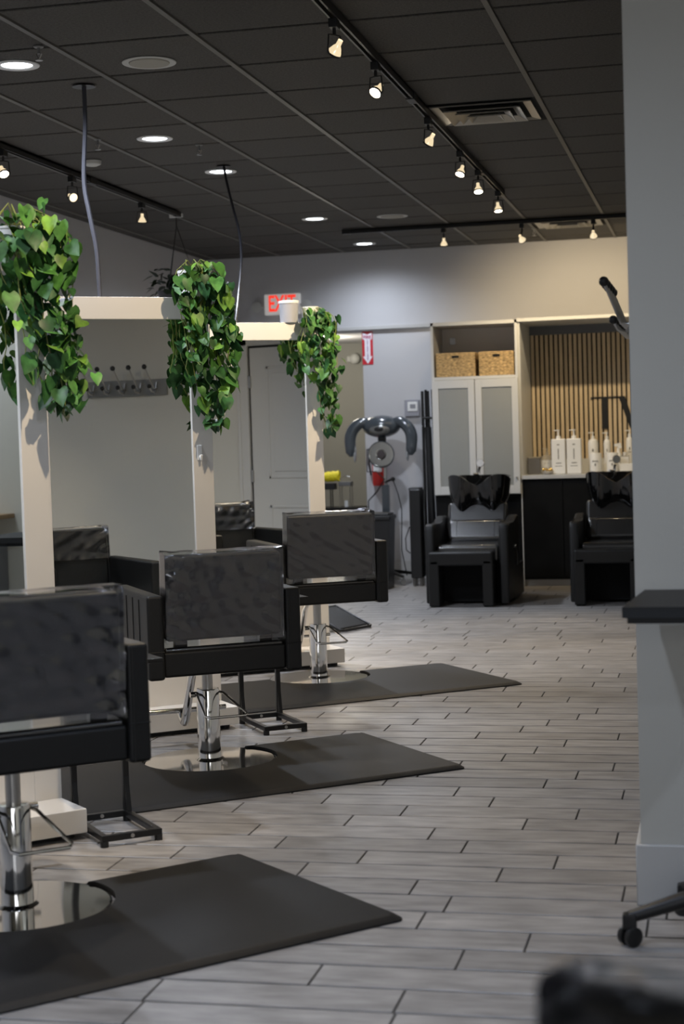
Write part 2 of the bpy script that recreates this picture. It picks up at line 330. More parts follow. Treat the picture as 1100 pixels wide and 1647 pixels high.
# ---------------------------------------------------------------- salon chairs (local: x right seen from behind, -y towards the viewer, backrest at -y)
def bulge(w, hgt, d, x0, y0, z0, puff=.012, nx=14, nz=12, sag=0):    # cushion: rounded box with puffed faces, spanning y0..y0+d
    m = MB()
    m.box((x0-w/2, y0, z0), (x0+w/2, y0+d, z0+hgt), min(.018, d*.4), 3)
    return m
def salon_chair(px, py, ang, lift, label, group='salon styling chairs', foot=True):
    t = thing('styling_chair', label, 'chair', (px, py, 0), rad(ang), group)
    L = lift
    dm = MB().lathe([(.272, 0), (.272, .007), (.266, .010), (.062, .014), (.052, .022)], 64).mesh('base_disc'); dm.set_sharp_from_angle(angle=rad(8)); dm.materials.append(chrome_m); place('base_disc', dm, t)
    MB().lathe([(.0475, .016), (.0475, .300), (.045, .307), (.03, .308)], 32).build('cylinder', chrome_m, t)
    MB().lathe([(.022, .30), (.022, .402+L)], 16).build('piston', steel_m, t)
    MB().box((-.09, -.11, .392+L), (.09, .11, .404+L), .002).build('mounting_plate', blackmet_m, t)
    # pump lever: bent wire loop
    pts = [(-.052, .01, .288), (-.058, -.04, .288), (-.085, -.27, .235), (-.070, -.295, .232), (.070, -.295, .232), (.085, -.27, .235), (.058, -.04, .288), (.052, .01, .288)]
    MB().tube(pts, .0055, 8).build('pump_lever', chrome_m, t)
    MB().tube([(-.075, .0, .285), (-.045, .0, .285)], .012, 10).build('lever_pivot', chrome_m, t)
    # footrest
    f = MB().tube([(-.0, .16, .385+L), (0, .25, .33+L), (0, .33, .2+L), (0, .37, .13+L), (0, .40, .105+L), (0, .43, .115+L), (0, .445, .145+L)], .019, 12)
    f.tube([(-.2, .44, .15+L), (.2, .44, .15+L)], .012, 10); f.build('footrest', chrome_m, t)
    # seat box, cushion
    MB().box((-.252, -.295, .405+L), (.252, .25, .506+L), .012, 3).build('seat_base', leather_m, t)
    MB().box((-.246, -.285, .500+L), (.246, .27, .522+L), .010, 3).build('seat_cushion', leather2_m, t)
    for s in (-1, 1):
        a = MB().box((-.033, -.3075, .398+L), (.033, .30, .732+L), .012, 3, Matrix.Translation((s*.283, 0, 0)))
        ao = a.build('armrest', leather_m, t)
        g = MB()
        for y in (-.17, -.06, .05, .16):
            g.tube([(s*.3172, y, .42+L), (s*.3172, y, .71+L)], .0022, 6)
        g.tube([(s*.3172, -.29, .505+L), (s*.3172, .29, .505+L)], .0016, 6); g.build('piping', black_m, ao)
        g2 = MB().tube([(s*.265, -.3085, .402+L), (s*.265, -.3085, .72+L)], .0018, 6).tube([(s*.252, -.3085, .51+L), (s*.314, -.3085, .51+L)], .0018, 6); g2.build('seam', black_m, ao)
    # tilted backrest
    M = Matrix.Translation((0, -.262, .535+L)) @ Matrix.Rotation(rad(4), 4, 'X')
    b = MB().box((-.238, -.028, .012), (.238, .045, .35), .016, 4, M); bo = b.build('backrest', leather_m, t)
    MB().tube([M @ Vector((-.236, .044, .005)), M @ Vector((-.236, .044, .34)), M @ Vector((.236, .044, .34)), M @ Vector((.236, .044, .005))], .003, 6).build('piping', black_m, bo)
    MB().box((-.2, -.01, -.07), (-.15, .02, .01), 0, 2, M).box((.15, -.01, -.07), (.2, .02, .01), 0, 2, M).build('backrest_bracket', blackmet_m, t)
    # clear vinyl cover over the back, a little loose with wrinkles
    m = MB(); rnd = random.Random(int(px*1000))
    ph = [rnd.random()*6 for _ in range(8)]
    def wr(u, v): return (.25+.9*abs(2*u-1)**3)*1.5*(.0035*math.sin(9*u+ph[0]+5*v)*math.sin(7*v+ph[1])+.0028*math.sin(23*(u-.5*v)+ph[2])*math.sin(3*v+ph[3])+.002*math.sin(31*(v+.6*u)+ph[4]))
    prof = [(-.036, .002), (-.036, .36), (-.030, .362), (0, .3625), (.045, .362), (.053, .355), (.053, .19)]
    def fn(u, v):
        # walk the profile by v
        seg = [(0, .60), (.60, .62), (.62, .65), (.65, .70), (.70, .72), (.72, 1)]
        for i, (a, c) in enumerate(seg):
            if v <= c+1e-9:
                q = (v-a)/(c-a); y = prof[i][0]*(1-q)+prof[i+1][0]*q; z = prof[i][1]*(1-q)+prof[i+1][1]*q; break
        x = (u-.5)*.484; n = wr(u*1.0, v*1.3)
        if v < .6: y += -abs(n)*1.4-.002; z += n*.3
        elif v > .72: y += abs(n)*1.4
        else: z += abs(n)
        return M @ Vector((x, y, z))
    m.grid(fn, 40, 61)
    for sx in (-.2425, .2425):
        m.prism([(-.037, .005), (.053, .19), (.053, .355), (.045, .362), (-.03, .362), (-.037, .355)], sx-.0004, sx+.0004, 'x', M)
    m.build('vinyl_cover', film_m, t)
    return t
c1 = salon_chair(-2.002, 4.400, 40, .045, 'nearest black styling chair at the left edge, clear vinyl over its back')
c2 = salon_chair(-2.087, 6.535, 33, .0, 'middle black styling chair with quilted arm, in front of the second mirror')
c3 = salon_chair(-2.171, 8.816, 30, .035, 'farthest black styling chair, vinyl covered back, nearest the wash stations')
for t, L in ((c1, .045), (c2, 0)):
    MB().box((.316, .06, .50+L), (.345, .085, .53+L), .004).build('side_bolt', white_m, t)

# ---------------------------------------------------------------- mats
def salon_mat(px, py, ang, yb, xr, label, dep=.91, xl=-.80):
    R = .282; pts = []
    def rc(cx, cy, a0, a1, r=.03, n=5): return [(cx+r*math.cos(rad(a0+(a1-a0)*k/n)), cy+r*math.sin(rad(a0+(a1-a0)*k/n))) for k in range(n+1)]
    xa = math.sqrt(R*R-yb*yb); y1 = yb-dep
    pts += rc(xr-.04, yb-.04, 0, 90, .04)[0:] if True else []
    a0 = math.atan2(yb, xa); a1 = -PI-a0 
    n = 28
    for k in range(n+1):
        a = a0+(a1-a0)*k/n; pts.append((R*math.cos(a), R*math.sin(a)))
    pts += rc(xl+.04, yb-.04, 90, 180, .04); pts += rc(xl+.03, y1+.03, 180, 270); pts += rc(xr-.03, y1+.03, 270, 360)
    m = MB(); cx, cy = 0, -.4
    def ins(p, d):
        x, y = p; q = x
        nx = x; ny = y
        if x > xr-.05: nx = x-d
        if x < xl+.05: nx = x+d
        if y < y1+.05: ny = y+d
        if y > yb-.02: ny = y-d
        return (nx, ny)
    lay = [(pts, .001), (pts, .005), ([ins(p, .016) for p in pts], .016), ([ins(p, .026) for p in pts], .018)]
    vs = [[m.b.verts.new((x, y, z)) for x, y in L] for L, z in lay]
    for a, b in zip(vs, vs[1:]):
        for k in range(len(pts)): m.b.faces.new((a[k], a[(k+1) % len(pts)], b[(k+1) % len(pts)], b[k]))
    from mathutils.geometry import tessellate_polygon
    for tri in tessellate_polygon([[Vector((x, y, 0)) for x, y in lay[-1][0]]]): m.b.faces.new([vs[-1][k] for k in tri])
    o = m.build('floor_mat', mat_m, None); o.location = (px, py, 0); o.rotation_euler = (0, 0, rad(ang)); return tag(o, label, 'mat', 'anti-fatigue mats around the chairs')
salon_mat(-2.002, 4.400, 46.5, .10, .80, 'nearest black rubber floor mat, running off the left bottom corner')
salon_mat(-2.087, 6.535, 39, .17, .80, 'middle black rubber floor mat around the second chair base')
salon_mat(-2.171, 8.816, 37.5, .065, .80, 'farthest black rubber floor mat around the third chair base')

# ---------------------------------------------------------------- small C-shaped side tables between the stations
def side_table(A, D, depth, label):
    A = Vector(A); D = Vector(D); wdt = (D-A).length; t = thing('side_table', label, 'table', (A.x, A.y, 0), math.atan2(D.y-A.y, D.x-A.x), 'C-shaped side tables beside the stations')
    r = .011; d = -depth
    m = MB().box((-r, -r, .018), (wdt+r, r, .04), .003).box((-r, d-r, .018), (wdt+r, d+r, .04), .003).box((-r, d, .018), (r, 0, .04), .003).box((wdt-r, d, .018), (wdt+r, 0, .04), .003)
    m.build('base_frame', blackmet_m, t)
    for x in (0, wdt):
        for y in (0, d): MB().lathe([(.014, 0), (.014, .02)], 12, Matrix.Translation((x, y, 0))).build('foot', black_m, t)
    for x in (0, wdt):
        MB().box((x-.011, -.011, .03), (x+.011, .011, .60), .003).prism([(-.011, .04), (-.011, .16), (-.035, .04)], x-.008, x+.008, 'x').build('post', blackmet_m, t)
    MB().box((-.03, d-.03, .60), (wdt+.03, .03, .615), .003).build('table_top', blackmet_m, t)
    for y in (0, d): MB().lathe([(.007, 0), (.007, .003)], 10, Matrix.Translation((wdt*.5, y-.011, .03)) @ Matrix.Rotation(PI/2, 4, 'X')).build('screw', steel_m, t)
    return t
side_table((-2.215, 5.372), (-2.068, 5.490), .33, 'black metal C-shaped side table base beside the nearest station plinth')
side_table((-2.205, 7.422), (-2.055, 7.525), .345, 'black metal C-shaped side table base beside the middle station plinth')
# low tilted footrest beyond the farthest station
t = thing('floor_footrest', 'low black tilted footrest on the floor behind the farthest station', 'footrest', (-2.72, 11.15, 0), rad(-25))
MB().box((0, -.16, -.006), (.30, .16, .006), .004, 2, Matrix.Translation((0, 0, .135)) @ Matrix.Rotation(rad(22), 4, 'Y')).build('plate', leather_m, t)
MB().tube([(0, -.17, .135), (.30, -.17, .018), (.32, -.14, .015), (.32, .14, .015), (.30, .17, .018), (0, .17, .135), (0, -.17, .135)], .011, 8).build('tube_frame', blackmet_m, t)
MB().tube([(.02, -.15, .13), (.02, -.15, .008), (.02, .15, .008), (.02, .15, .13)], .009, 8).build('leg_loop', blackmet_m, t)

# ---------------------------------------------------------------- ivy in pots on top of the frames
def leaf_mesh(k):
    m = MB(); ang = [0, .35, .8, 1.25, 1.7, 2.2, 2.7]
    out = [(0, -.02), (.22, -.09), (.37, .08), (.41, .32), (.30, .60), (.12, .85), (0, 1.05)]
    fold = (.18, .28, .1)[k % 3]; droop = (.25, .4, .1)[k % 3]
    def z(x, y): return fold*abs(x)-droop*y*y*.5+.05*math.sin(6*y+k)*abs(x)
    mid = [m.b.verts.new((0, y, z(0, y))) for y in (.03, .3, .65, 1.0)]
    for s in (1, -1):
        e = [m.b.verts.new((s*x, y, z(x, y))) for x, y in out[1:-1]]
        m.b.faces.new((mid[0], e[0], e[1])); m.b.faces.new((mid[0], e[1], mid[1])); m.b.faces.new((mid[1], e[1], e[2])); m.b.faces.new((mid[1], e[2], mid[2])); m.b.faces.new((mid[2], e[2], e[3])); m.b.faces.new((mid[2], e[3], e[4])); m.b.faces.new((mid[2], e[4], mid[3]))
    me = m.mesh('leaf'); return me
LM = []
for k in range(3):
    for lm in leaf_ms:
        me = leaf_mesh(k); me.materials.append(lm); LM.append(me)
def ivy(st, potx, poty, env, n, label, seed, lsz, potlabel, potr=.062, poth=.125):
    """st: (px,py,ang) of the frame; env: list of (z, s_lo, s_hi) measured outline along the frame plane"""
    rnd = random.Random(seed); px, py, ang = st
    pot = thing('plant_pot', potlabel, 'pot', (px+potx*math.cos(rad(ang))-poty*math.sin(rad(ang)), py+potx*math.sin(rad(ang))+poty*math.cos(rad(ang)), 1.998), rad(ang), 'white pots on the mirror stations')
    MB().lathe([(potr*.82, 0), (potr, poth*.9), (potr*1.04, poth*.9), (potr*1.06, poth), (potr*.93, poth), (potr*.9, poth*.85)], 28).build('bowl', white_m, pot)
    MB().lathe([(potr*.9, poth*.8), (potr*.88, poth*.86)], 20).build('soil', soil_m, pot)
    t = thing('trailing_ivy', label, 'plant', (px, py, 0), rad(ang), 'trailing ivy on the mirror stations')
    zs = [e[0] for e in env]; z1, z0 = max(zs), min(zs)
    def bounds(z):
        for a, b in zip(env, env[1:]):
            if b[0] <= z <= a[0]:
                q = (a[0]-z)/(a[0]-b[0]); return a[1]*(1-q)+b[1]*q, a[2]*(1-q)+b[2]*q
        return env[-1][1], env[-1][2]
    stems = MB(); nv = 15; leaves = []
    for v in range(nv):
        u = (v+.5)/nv; zend = z0+(z1-z0)*(.02+.62*abs(rnd.random())**1.3) if v not in (5, 8, 10) else z0+.02
        yy = -.03-.085*rnd.random(); pts = [Vector((potx+rnd.uniform(-.03, .03), poty, 2.0+poth*.9))]
        sw = rnd.random()*6
        top = bounds(z1-.04); ztop = min(z1-.02, 2.0+poth+.08*rnd.random())
        pts.append(Vector(((pts[0].x+top[0]+(top[1]-top[0])*u)/2, (poty+yy)/2, ztop)))
        z = ztop-.05
        while z > zend:
            lo, hi = bounds(z); q = .5+(u-.5)*.92+.05*math.sin(z*13+sw); x = lo+(hi-lo)*q
            pts.append(Vector((x+rnd.uniform(-.006, .006), yy+.02*math.sin(z*9+sw), z))); z -= .045
        if len(pts) < 3: continue
        stems.tube(pts, .0022, 5)
        for a, b in zip(pts[1:], pts[2:]):
            leaves.append((a.lerp(b, rnd.random()), u))
    stems.build('stems', stem_m, t)
    rnd.shuffle(leaves)
    while len(leaves) < n: 
        p, u = rnd.choice(leaves); leaves.append((p+Vector((rnd.gauss(0, .02), rnd.gauss(0, .03), rnd.gauss(0, .02))), u))
    for (p, u) in leaves[:n]:
        lo, hi = bounds(p.z); x = p.x
        side = (x-(lo+hi)/2)/max(.02, (hi-lo)/2)
        ya = rnd.gauss(-side*50, 38)+180                    # leaf tip points outward (yaw), hanging down
        sz = lsz*rnd.uniform(.6, 1.2)
        pitch = rnd.gauss(-55, 24)
        R = Matrix.Rotation(rad(ya+rnd.gauss(0, 20)), 4, 'Z') @ Matrix.Rotation(rad(pitch), 4, 'X') @ Matrix.Rotation(rad(rnd.gauss(0, 28)), 4, 'Y')
        off = Vector((math.sin(rad(ya))*-.012, math.cos(rad(ya))*.012, 0))
        k = rnd.choices(range(9), weights=(4, 4.5, 1.5)*3)[0]
        o = place('leaf', LM[k], t); o.matrix_local = Matrix.Translation(p+off+Vector((rnd.gauss(0, .008), rnd.gauss(-.012, .018), 0))) @ R @ Matrix.Scale(sz, 4)
    return t
ivy((-2.260, 5.372, 45), -.10, .0, [(2.21, -.17, .0), (2.13, -.20, .06), (2.02, -.20, .10), (1.86, -.17, .09), (1.7, -.12, .10), (1.57, -.11, .10), (1.47, -.05, .09), (1.42, 0.0, .07)], 290,
    'large trailing ivy over the top corner of the nearest mirror station', 3, .067, 'small white pot buried in the ivy on the nearest mirror station', .055, .08)
ivy((-2.315, 7.462, 38), -.07, .02, [(2.19, -.16, .03), (2.08, -.19, .09), (1.95, -.19, .12), (1.8, -.17, .10), (1.65, -.16, .12), (1.52, -.12, .10), (1.43, -.06, .03), (1.37, -.03, .02)], 290,
    'large trailing ivy over the top corner of the middle mirror station', 11, .070, 'small white pot buried in the ivy on the middle mirror station')
ivy((-2.264, 9.485, 37), -.06, .0, [(2.10, -.15, .03), (1.99, -.16, .07), (1.86, -.20, .08), (1.75, -.18, .08), (1.64, -.11, .05), (1.5, -.10, .05), (1.4, -.04, .04), (1.33, -.02, .03)], 230,
    'smaller trailing ivy over the top corner of the farthest mirror station', 23, .064, 'small white pot hidden in the ivy on the farthest mirror station', .05, .09)
pt = thing('storage_canister', 'plain grey white canister with cream rim on the farthest mirror station', 'canister', (-2.264-.18*math.cos(rad(37))-.03*math.sin(rad(37)), 9.485-.18*math.sin(rad(37))+.03*math.cos(rad(37)), 1.998), rad(37))
MB().lathe([(.052, 0), (.056, .118)], 32).build('body', mat('pale_grey_plastic', (.33, .33, .35), .5), pt); MB().lathe([(.059, .112), (.059, .128), (.05, .129)], 32).build('rim', white_m, pt)
# cables down to the frames
def cable(name, pts, r, label, m=None):
    P = [Vector(p) for p in pts]; out = []
    for i in range(len(P)-1):
        a = P[max(i-1, 0)]; b = P[i]; c = P[i+1]; d = P[min(i+2, len(P)-1)]
        for k in range(6):
            q = k/6; out.append(.5*((2*b)+(c-a)*q+(2*a-5*b+4*c-d)*q*q+(3*b-a-3*c+d)*q**3))
    out.append(P[-1]); o = MB().tube(out, r, 8).build(name, m or mat('cable_grey', (.055, .055, .065), .35), None); return o
def at(px, py, depth): d = _w*2667.9+_r*(px-550)-_u*(py-823.5); return Vector((0, 0, H))+d/2667.9*depth
dA = (Vector((-2.845, 7.352, ZC))-Vector((0, 0, H))).dot(_w); dB = (Vector((-2.685, 7.19, 2))-Vector((0, 0, H))).dot(_w)
pts = [at(x, y, dA+(dB-dA)*q) for x, y, q in ((135, 139, 0), (137, 200, .15), (135, 290, .35), (144, 345, .6), (155, 400, .8), (159, 450, .95), (160.5, 477, 1))]
cc = cable('power_conduit', pts, .011, ''); tag(cc, 'thick grey power conduit hanging from the ceiling to the middle mirror station', 'cable')
plate = MB().lathe([(.055, ZC-.006), (.05, ZC-.001)], 20, Matrix.Translation((pts[0].x, pts[0].y, 0))).build('ceiling_plate', blackmet_m, cc)
dA = (Vector((-2.91, 9.8, ZC))-Vector((0, 0, H))).dot(_w); dB = (Vector((-2.69, 9.19, 2))-Vector((0, 0, H))).dot(_w)
pts = [at(x, y, dA+(dB-dA)*q) for x, y, q in ((359, 260, 0), (364, 290, .1), (375, 335, .3), (385, 375, .5), (388, 420, .7), (383, 480, .9))]+[(-2.69, 9.19, 1.998)]
cc = cable('power_conduit', pts, .008, '', mat('cable_dark', (.02, .02, .024), .3)); tag(cc, 'thin dark power cable hanging from the ceiling to the farthest mirror station', 'cable')
MB().lathe([(.045, ZC-.006), (.04, ZC-.001)], 20, Matrix.Translation((pts[0].x, pts[0].y, 0))).build('ceiling_plate', blackmet_m, cc)

# ---------------------------------------------------------------- ceiling fittings
DL = [(-2.96, 6.853, 'cool white recessed downlight at the upper left edge, nearest the camera'), (-2.991, 8.765, 'cool white recessed downlight, second from the front in the left row'), (-2.988, 9.996, 'cool white recessed downlight crossed by the thin dark cable'),
      (-2.986, 12.454, 'cool white recessed downlight left of the long front track, above the exit sign'), (-2.983, 14.271, 'cool white recessed downlight closest to the far wall'),
      (-2.98, 4.5, 'added recessed fill downlight above the nearest chair, outside the frame'), (-2.98, 2.3, 'added recessed fill downlight behind the nearest station, outside the frame'), (1.9, 2.6, 'added recessed fill downlight in the front area to the right, outside the frame'), (-.9, 3.0, 'added recessed fill downlight above the front aisle, outside the frame'), (1.2, .4, 'added recessed fill downlight in the front area beside the camera, outside the frame')]  # downlights outside the frame are added for ambient and front floor light
ring = MB().lathe([(.068, .012), (.068, 0), (.074, -.004), (.098, -.004), (.100, 0), (.09, .001)], 36, cap=False).mesh('trim_ring'); ring.materials.append(white_m)
lens = MB().lathe([(.069, .002), (.06, -.001)], 32).mesh('lens'); lens.materials.append(glow_cool)
for x, y, lb in DL:
    t = thing('downlight', lb, 'ceiling light', (x, y, ZC), 0, 'recessed downlights'); place('trim_ring', ring, t); place('lens', lens, t)
    light('SPOT', (x, y, ZC-.02), P_DOWN*(1.7 if y > 13 else 2.6 if y < 3.2 else 3.6 if y < 9 else 5.5), (.70, .80, 1.0) if y < 3.2 else COOL, aim=(0, 0, -1), size=.07, angle=rad(160), blend=1.0)
sp = MB().lathe([(.098, .0), (.110, -.003), (.118, -.002), (.120, .001)], 36).mesh('speaker_rim'); sp.materials.append(offwhite_m)
sg = MB().lathe([(.09, -.0005), (.088, -.005), (.0, -.0055)][:2], 32).mesh('speaker_grille'); sg.materials.append(mat('speaker_cloth', (.36, .34, .29), .8))
for x, y, lb in ((-2.406, 7.012, 'round cream ceiling speaker in the upper left, nearest the camera'), (-2.405, 12.583, 'round ceiling speaker farther back, above the cross track')):
    t = thing('ceiling_speaker', lb, 'speaker', (x, y, ZC), 0, 'round ceiling speakers'); place('rim', sp, t); place('grille', sg, t)
def track(p0, p1, label):
    p0 = Vector(p0); p1 = Vector(p1); d = p1-p0; t = thing('light_track', label, 'track', (p0.x, p0.y, 0), math.atan2(d.y, d.x), 'black light tracks'); L = d.length
    MB().box((0, -.018, ZC-.038), (L, -.008, ZC-.002), .002).box((0, .008, ZC-.038), (L, .018, ZC-.002), .002).box((0, -.018, ZC-.014), (L, .018, ZC-.002), .002).build('rail', blackmet_m, t)
    MB().box((-.01, -.02, ZC-.04), (.06, .02, ZC-.002), .003).build('end_cap', black_m, t); MB().box((L-.06, -.02, ZC-.04), (L+.01, .02, ZC-.002), .003).build('end_cap', black_m, t)
    n = int(L//2.44)
    for k in range(1, n+1): MB().box((k*2.44-.06, -.021, ZC-.042), (k*2.44+.06, .021, ZC-.003), .003).build('connector', black_m, t)
XA = -1.43
track((XA, 3.2, 0), (XA, 11.55, 0), 'long black light track running towards the far wall from the top of the photo')
track((-2.93, 13.2, 0), (XR-.03, 13.2, 0), 'black light track crossing in front of the far wall')
track((-3.80, 5.0, 0), (-3.80, 11.6, 0), 'black light track along the left wall')
def head(x, y, aim, lit, label, yoke=True, power=P_SPOT, drop=.125, ang=72):
    aim = Vector(aim).normalized(); t = thing('track_spotlight', label, 'spotlight', (x, y, ZC-.04), 0, 'track spotlights')
    MB().box((-.017, -.03, -.035), (.017, .03, .0), .003).build('adapter', black_m, t)
    MB().tube([(0, 0, -.035), (0, 0, -.06)], .007, 8).build('stem', black_m, t)
    c = Vector((0, 0, -drop)); side = Vector((0, 0, 1)).cross(aim)
    side = Vector((0, 1, 0)) if side.length < .1 else side.normalized()
    if yoke: MB().tube([Vector((0, 0, -.06)), Vector((0, 0, -.062))+side*.03, c+side*.036, c+side*.03-Vector((0, 0, .012))], .0038, 6).tube([Vector((0, 0, -.06)), Vector((0, 0, -.062))-side*.03, c-side*.036, c-side*.03-Vector((0, 0, .012))], .0038, 6).build('yoke', black_m, t)
    else: MB().tube([(0, 0, -.06), c-aim*.03], .008, 8).build('arm', black_m, t)
    R = aim.to_track_quat('Z', 'Y').to_matrix().to_4x4(); M = Matrix.Translation(c) @ R
    MB().lathe([(.010, -.052), (.011, -.030), (.018, -.020), (.027, .0), (.028, .008)], 20, M, False).build('bulb', mat('bulb_reflector', (.55, .5, .42), .15, metal=.8, emit=(1, .8, .5), estr=.9), t)
    MB().lathe([(.0295, .004), (.0295, .012), (.026, .012)], 20, M, False).build('retaining_ring', black_m, t)
    MB().lathe([(.0262, .008), (.02, .0095)], 20, M).build('lens', glow_warm if lit else glow_dim, t)
    if power: light('SPOT', Vector((x, y, ZC-.04))+c+aim*.02, power*(1), (1.0, .79, .50) if power >= P_WALLSPOT*.3 and y > 13 else WARM, aim=aim, size=.02, angle=rad(ang), blend=.75)
st1 = Vector((-2.5, 5.1, 1.2)); st2 = Vector((-2.6, 7.2, 1.3)); st3 = Vector((-2.6, 9.2, 1.3))
def toward(x, y, p): return Vector(p)-Vector((x, y, ZC-.16))
head(XA, 6.39, toward(XA, 6.39, st2), 0, 'open gimbal track spotlight at the top of the photo, turned away', power=P_SPOT*1.2)
head(XA, 7.19, (-.35, -.75, -.75), 1, 'glowing track spotlight, second from the top on the long track', power=P_SPOT*.35)
head(XA, 8.54, toward(XA, 8.54, st3), 0, 'open gimbal track spotlight above the air vent corner, turned away', power=P_SPOT*2.2)
head(XA, 9.62, (-.2, -.45, -.8), 1, 'glowing track spotlight just beyond the air vent', power=P_SPOT*.8)
head(XA, 10.36, (.1, -.4, -.9), 1, 'glowing track spotlight, second from the far end of the long track', power=P_SPOT*1.2)
head(XA, 11.32, (.1, -.25, -.95), 1, 'glowing track spotlight at the far end of the long track', power=P_SPOT*1.5)
head(-2.11, 13.2, (-.05, .35, -.8), 1, 'leftmost spotlight on the cross track, lighting the far wall', False, P_WALLSPOT*.3, ang=110)
head(-1.485, 13.2, (.25, .75, -.55), 1, 'middle spotlight on the cross track before the far wall', False, P_WALLSPOT, ang=118)
head(-.925, 13.2, (-.0, .75, -.6), 1, 'rightmost spotlight on the cross track beside the partition', False, P_WALLSPOT, ang=118)
head(-3.80, 8.56, (.5, -.5, -.8), 1, 'glowing spotlight at the left edge on the left track')
head(-3.80, 9.56, (1, -.95, -.55), 0, 'unlit looking gimbal spotlight in the middle of the left track', power=P_SPOT*1.6, ang=48)
head(-3.80, 10.81, (-.1, .2, -1), 0, 'small gimbal spotlight near the end of the left track', power=P_SPOT*.5)
head(XA, 4.5, toward(XA, 4.5, st1), 0, 'track spotlight aimed at the nearest station, above the frame', power=P_SPOT*1.6)
head(XA, 5.35, (.1, -.3, -1), 0, 'added fill track spotlight aimed at the floor, above the frame', power=P_SPOT*1.0)  # unseen head, added to brighten the front of the room
# air diffusers
def vent(x, y, label):
    t = thing('air_diffuser', label, 'vent', (x, y, ZC), 0, 'square ceiling air diffusers'); a = .262
    for k, s in enumerate((1, .76, .54, .33)):
        m = MB(); o = a*s; i = o-.05; zo = -.012-.006*k; zi = .006
        if k == 0: o = a; i = a-.045; zo = -.003; zi = .004
        v = [[m.b.verts.new((sx*q, sy*q, z)) for sx, sy in ((-1, -1), (1, -1), (1, 1), (-1, 1))] for q, z in ((o, zo), (i, zi), (i, zi+.003), (o, zo+.006))]
        for p, q in ((0, 1), (1, 2), (2, 3), (3, 0)):
            for j in range(4): m.b.faces.new((v[p][j], v[p][(j+1) % 4], v[q][(j+1) % 4], v[q][j]))
        m.build('louvre_ring', mat('vent_metal', (.30, .285, .25), .28, metal=.6), t, False)
    box('backing', (-.27, -.27, .009), (.27, .27, .012), dark_m, t)
vent(-.8501-.305, 6.6096+3.5*T, 'square louvred ceiling air diffuser beside the long light track'); vent(-.8501-.305, 6.6096+11.5*T, 'small looking far air diffuser above the cross track')
def sprinkler(x, y, label):
    t = thing('sprinkler_head', label, 'sprinkler', (x, y, ZC), 0, 'ceiling sprinkler heads')
    MB().lathe([(.022, 0), (.020, -.004), (.007, -.006), (.006, -.03)], 16).build('escutcheon', mat('dull_grey', (.16, .16, .155), .4), t); MB().tube([(-.012, 0, -.03), (0, 0, -.055), (.012, 0, -.03)], .003, 6).lathe([(.016, -.055), (.016, -.058)], 12).build('deflector', steel_m, t)
for px, py, lb in ((320, 233, 'tiny sprinkler head between the second and third downlights'), (62, 75, 'tiny sprinkler head above the nearest downlight'), (859, 368, 'tiny sprinkler head under the cross track, lit warm'), (157, 224, 'tiny sprinkler head right of the thick conduit')):
    p = pix(px, py, ZC); sprinkler(p.x, p.y, lb)
p = pix(148, 259, ZC); t = thing('smoke_detector', 'small round smoke detector right of the thick conduit', 'detector', (p.x, p.y, ZC)); MB().lathe([(.055, 0), (.052, -.02), (.03, -.03)], 24).build('housing', offwhite_m, t)

# ---------------------------------------------------------------- hanging planter on the left
t = thing('hanging_planter', 'dark hanging plant in a grey bowl on chains beneath the left track end', 'plant', (-3.85, 11.70, 0))
MB().lathe([(.05, 2.30), (.13, 2.36), (.16, 2.43), (.155, 2.43), (.12, 2.37)], 24).build('bowl', mat('planter_grey', (.10, .10, .11), .5), t)
ch = MB()
for k in range(3): a = k*2.1+.3; ch.tube([(.15*math.cos(a), .15*math.sin(a), 2.43), (0, 0, ZC-.09)], .003, 5)
ch.tube([(0, 0, ZC-.09), (0, 0, ZC-.012)], .004, 5); ch.build('chain', blackmet_m, t)
MB().box((-.05, -.012, ZC-.03), (.05, .012, ZC-.002), .003).build('ceiling_hook', white_m, t)
dlm = leaf_mesh(0); dlm.materials.clear(); dlm.materials.append(darkleaf_m); rnd = random.Random(5)
for k in range(120):
    a = rnd.random()*2*PI; rr = .05+.15*rnd.random()**.6; o = place('leaf', dlm, t)
    o.matrix_local = Matrix.Translation((rr*math.cos(a), rr*math.sin(a), 2.43+rnd.uniform(-.14, .16)*(1.0))) @ Matrix.Rotation(a-PI/2, 4, 'Z') @ Matrix.Rotation(rad(rnd.uniform(-70, 50)), 4, 'X') @ Matrix.Scale(rnd.uniform(.05, .09), 4)

# ---------------------------------------------------------------- coat hook rail on the right wall (seen edge-on and in the mirror)
t = thing('coat_hook_rail', 'wooden rail of five black ball coat hooks on the grey wall right of centre', 'coat rack', (XR, 0, 0))
box('backboard', (-.018, 5.30, 1.622), (0, 5.90, 1.722), mat('grey_board', (.17, .17, .165), .5), t, .004)
for k in range(5):
    y = 5.36+k*.118
    hk = MB().tube([(-.02, y, 1.700), (-.035, y, 1.66), (-.06, y, 1.665), (-.075, y-.01, 1.705), (-.09, y-.02, 1.745), (-.108, y-.03, 1.79)], .0055, 8).tube([(-.022, y, 1.665), (-.045, y, 1.636), (-.07, y-.01, 1.645), (-.082, y-.015, 1.668)], .0055, 8).build('hook', steel_m, t)
    MB().sphere((-.110, y-.032, 1.797), .016).build('ball_tip', black_m, hk); MB().sphere((-.084, y-.017, 1.676), .014).build('ball_tip', black_m, hk)

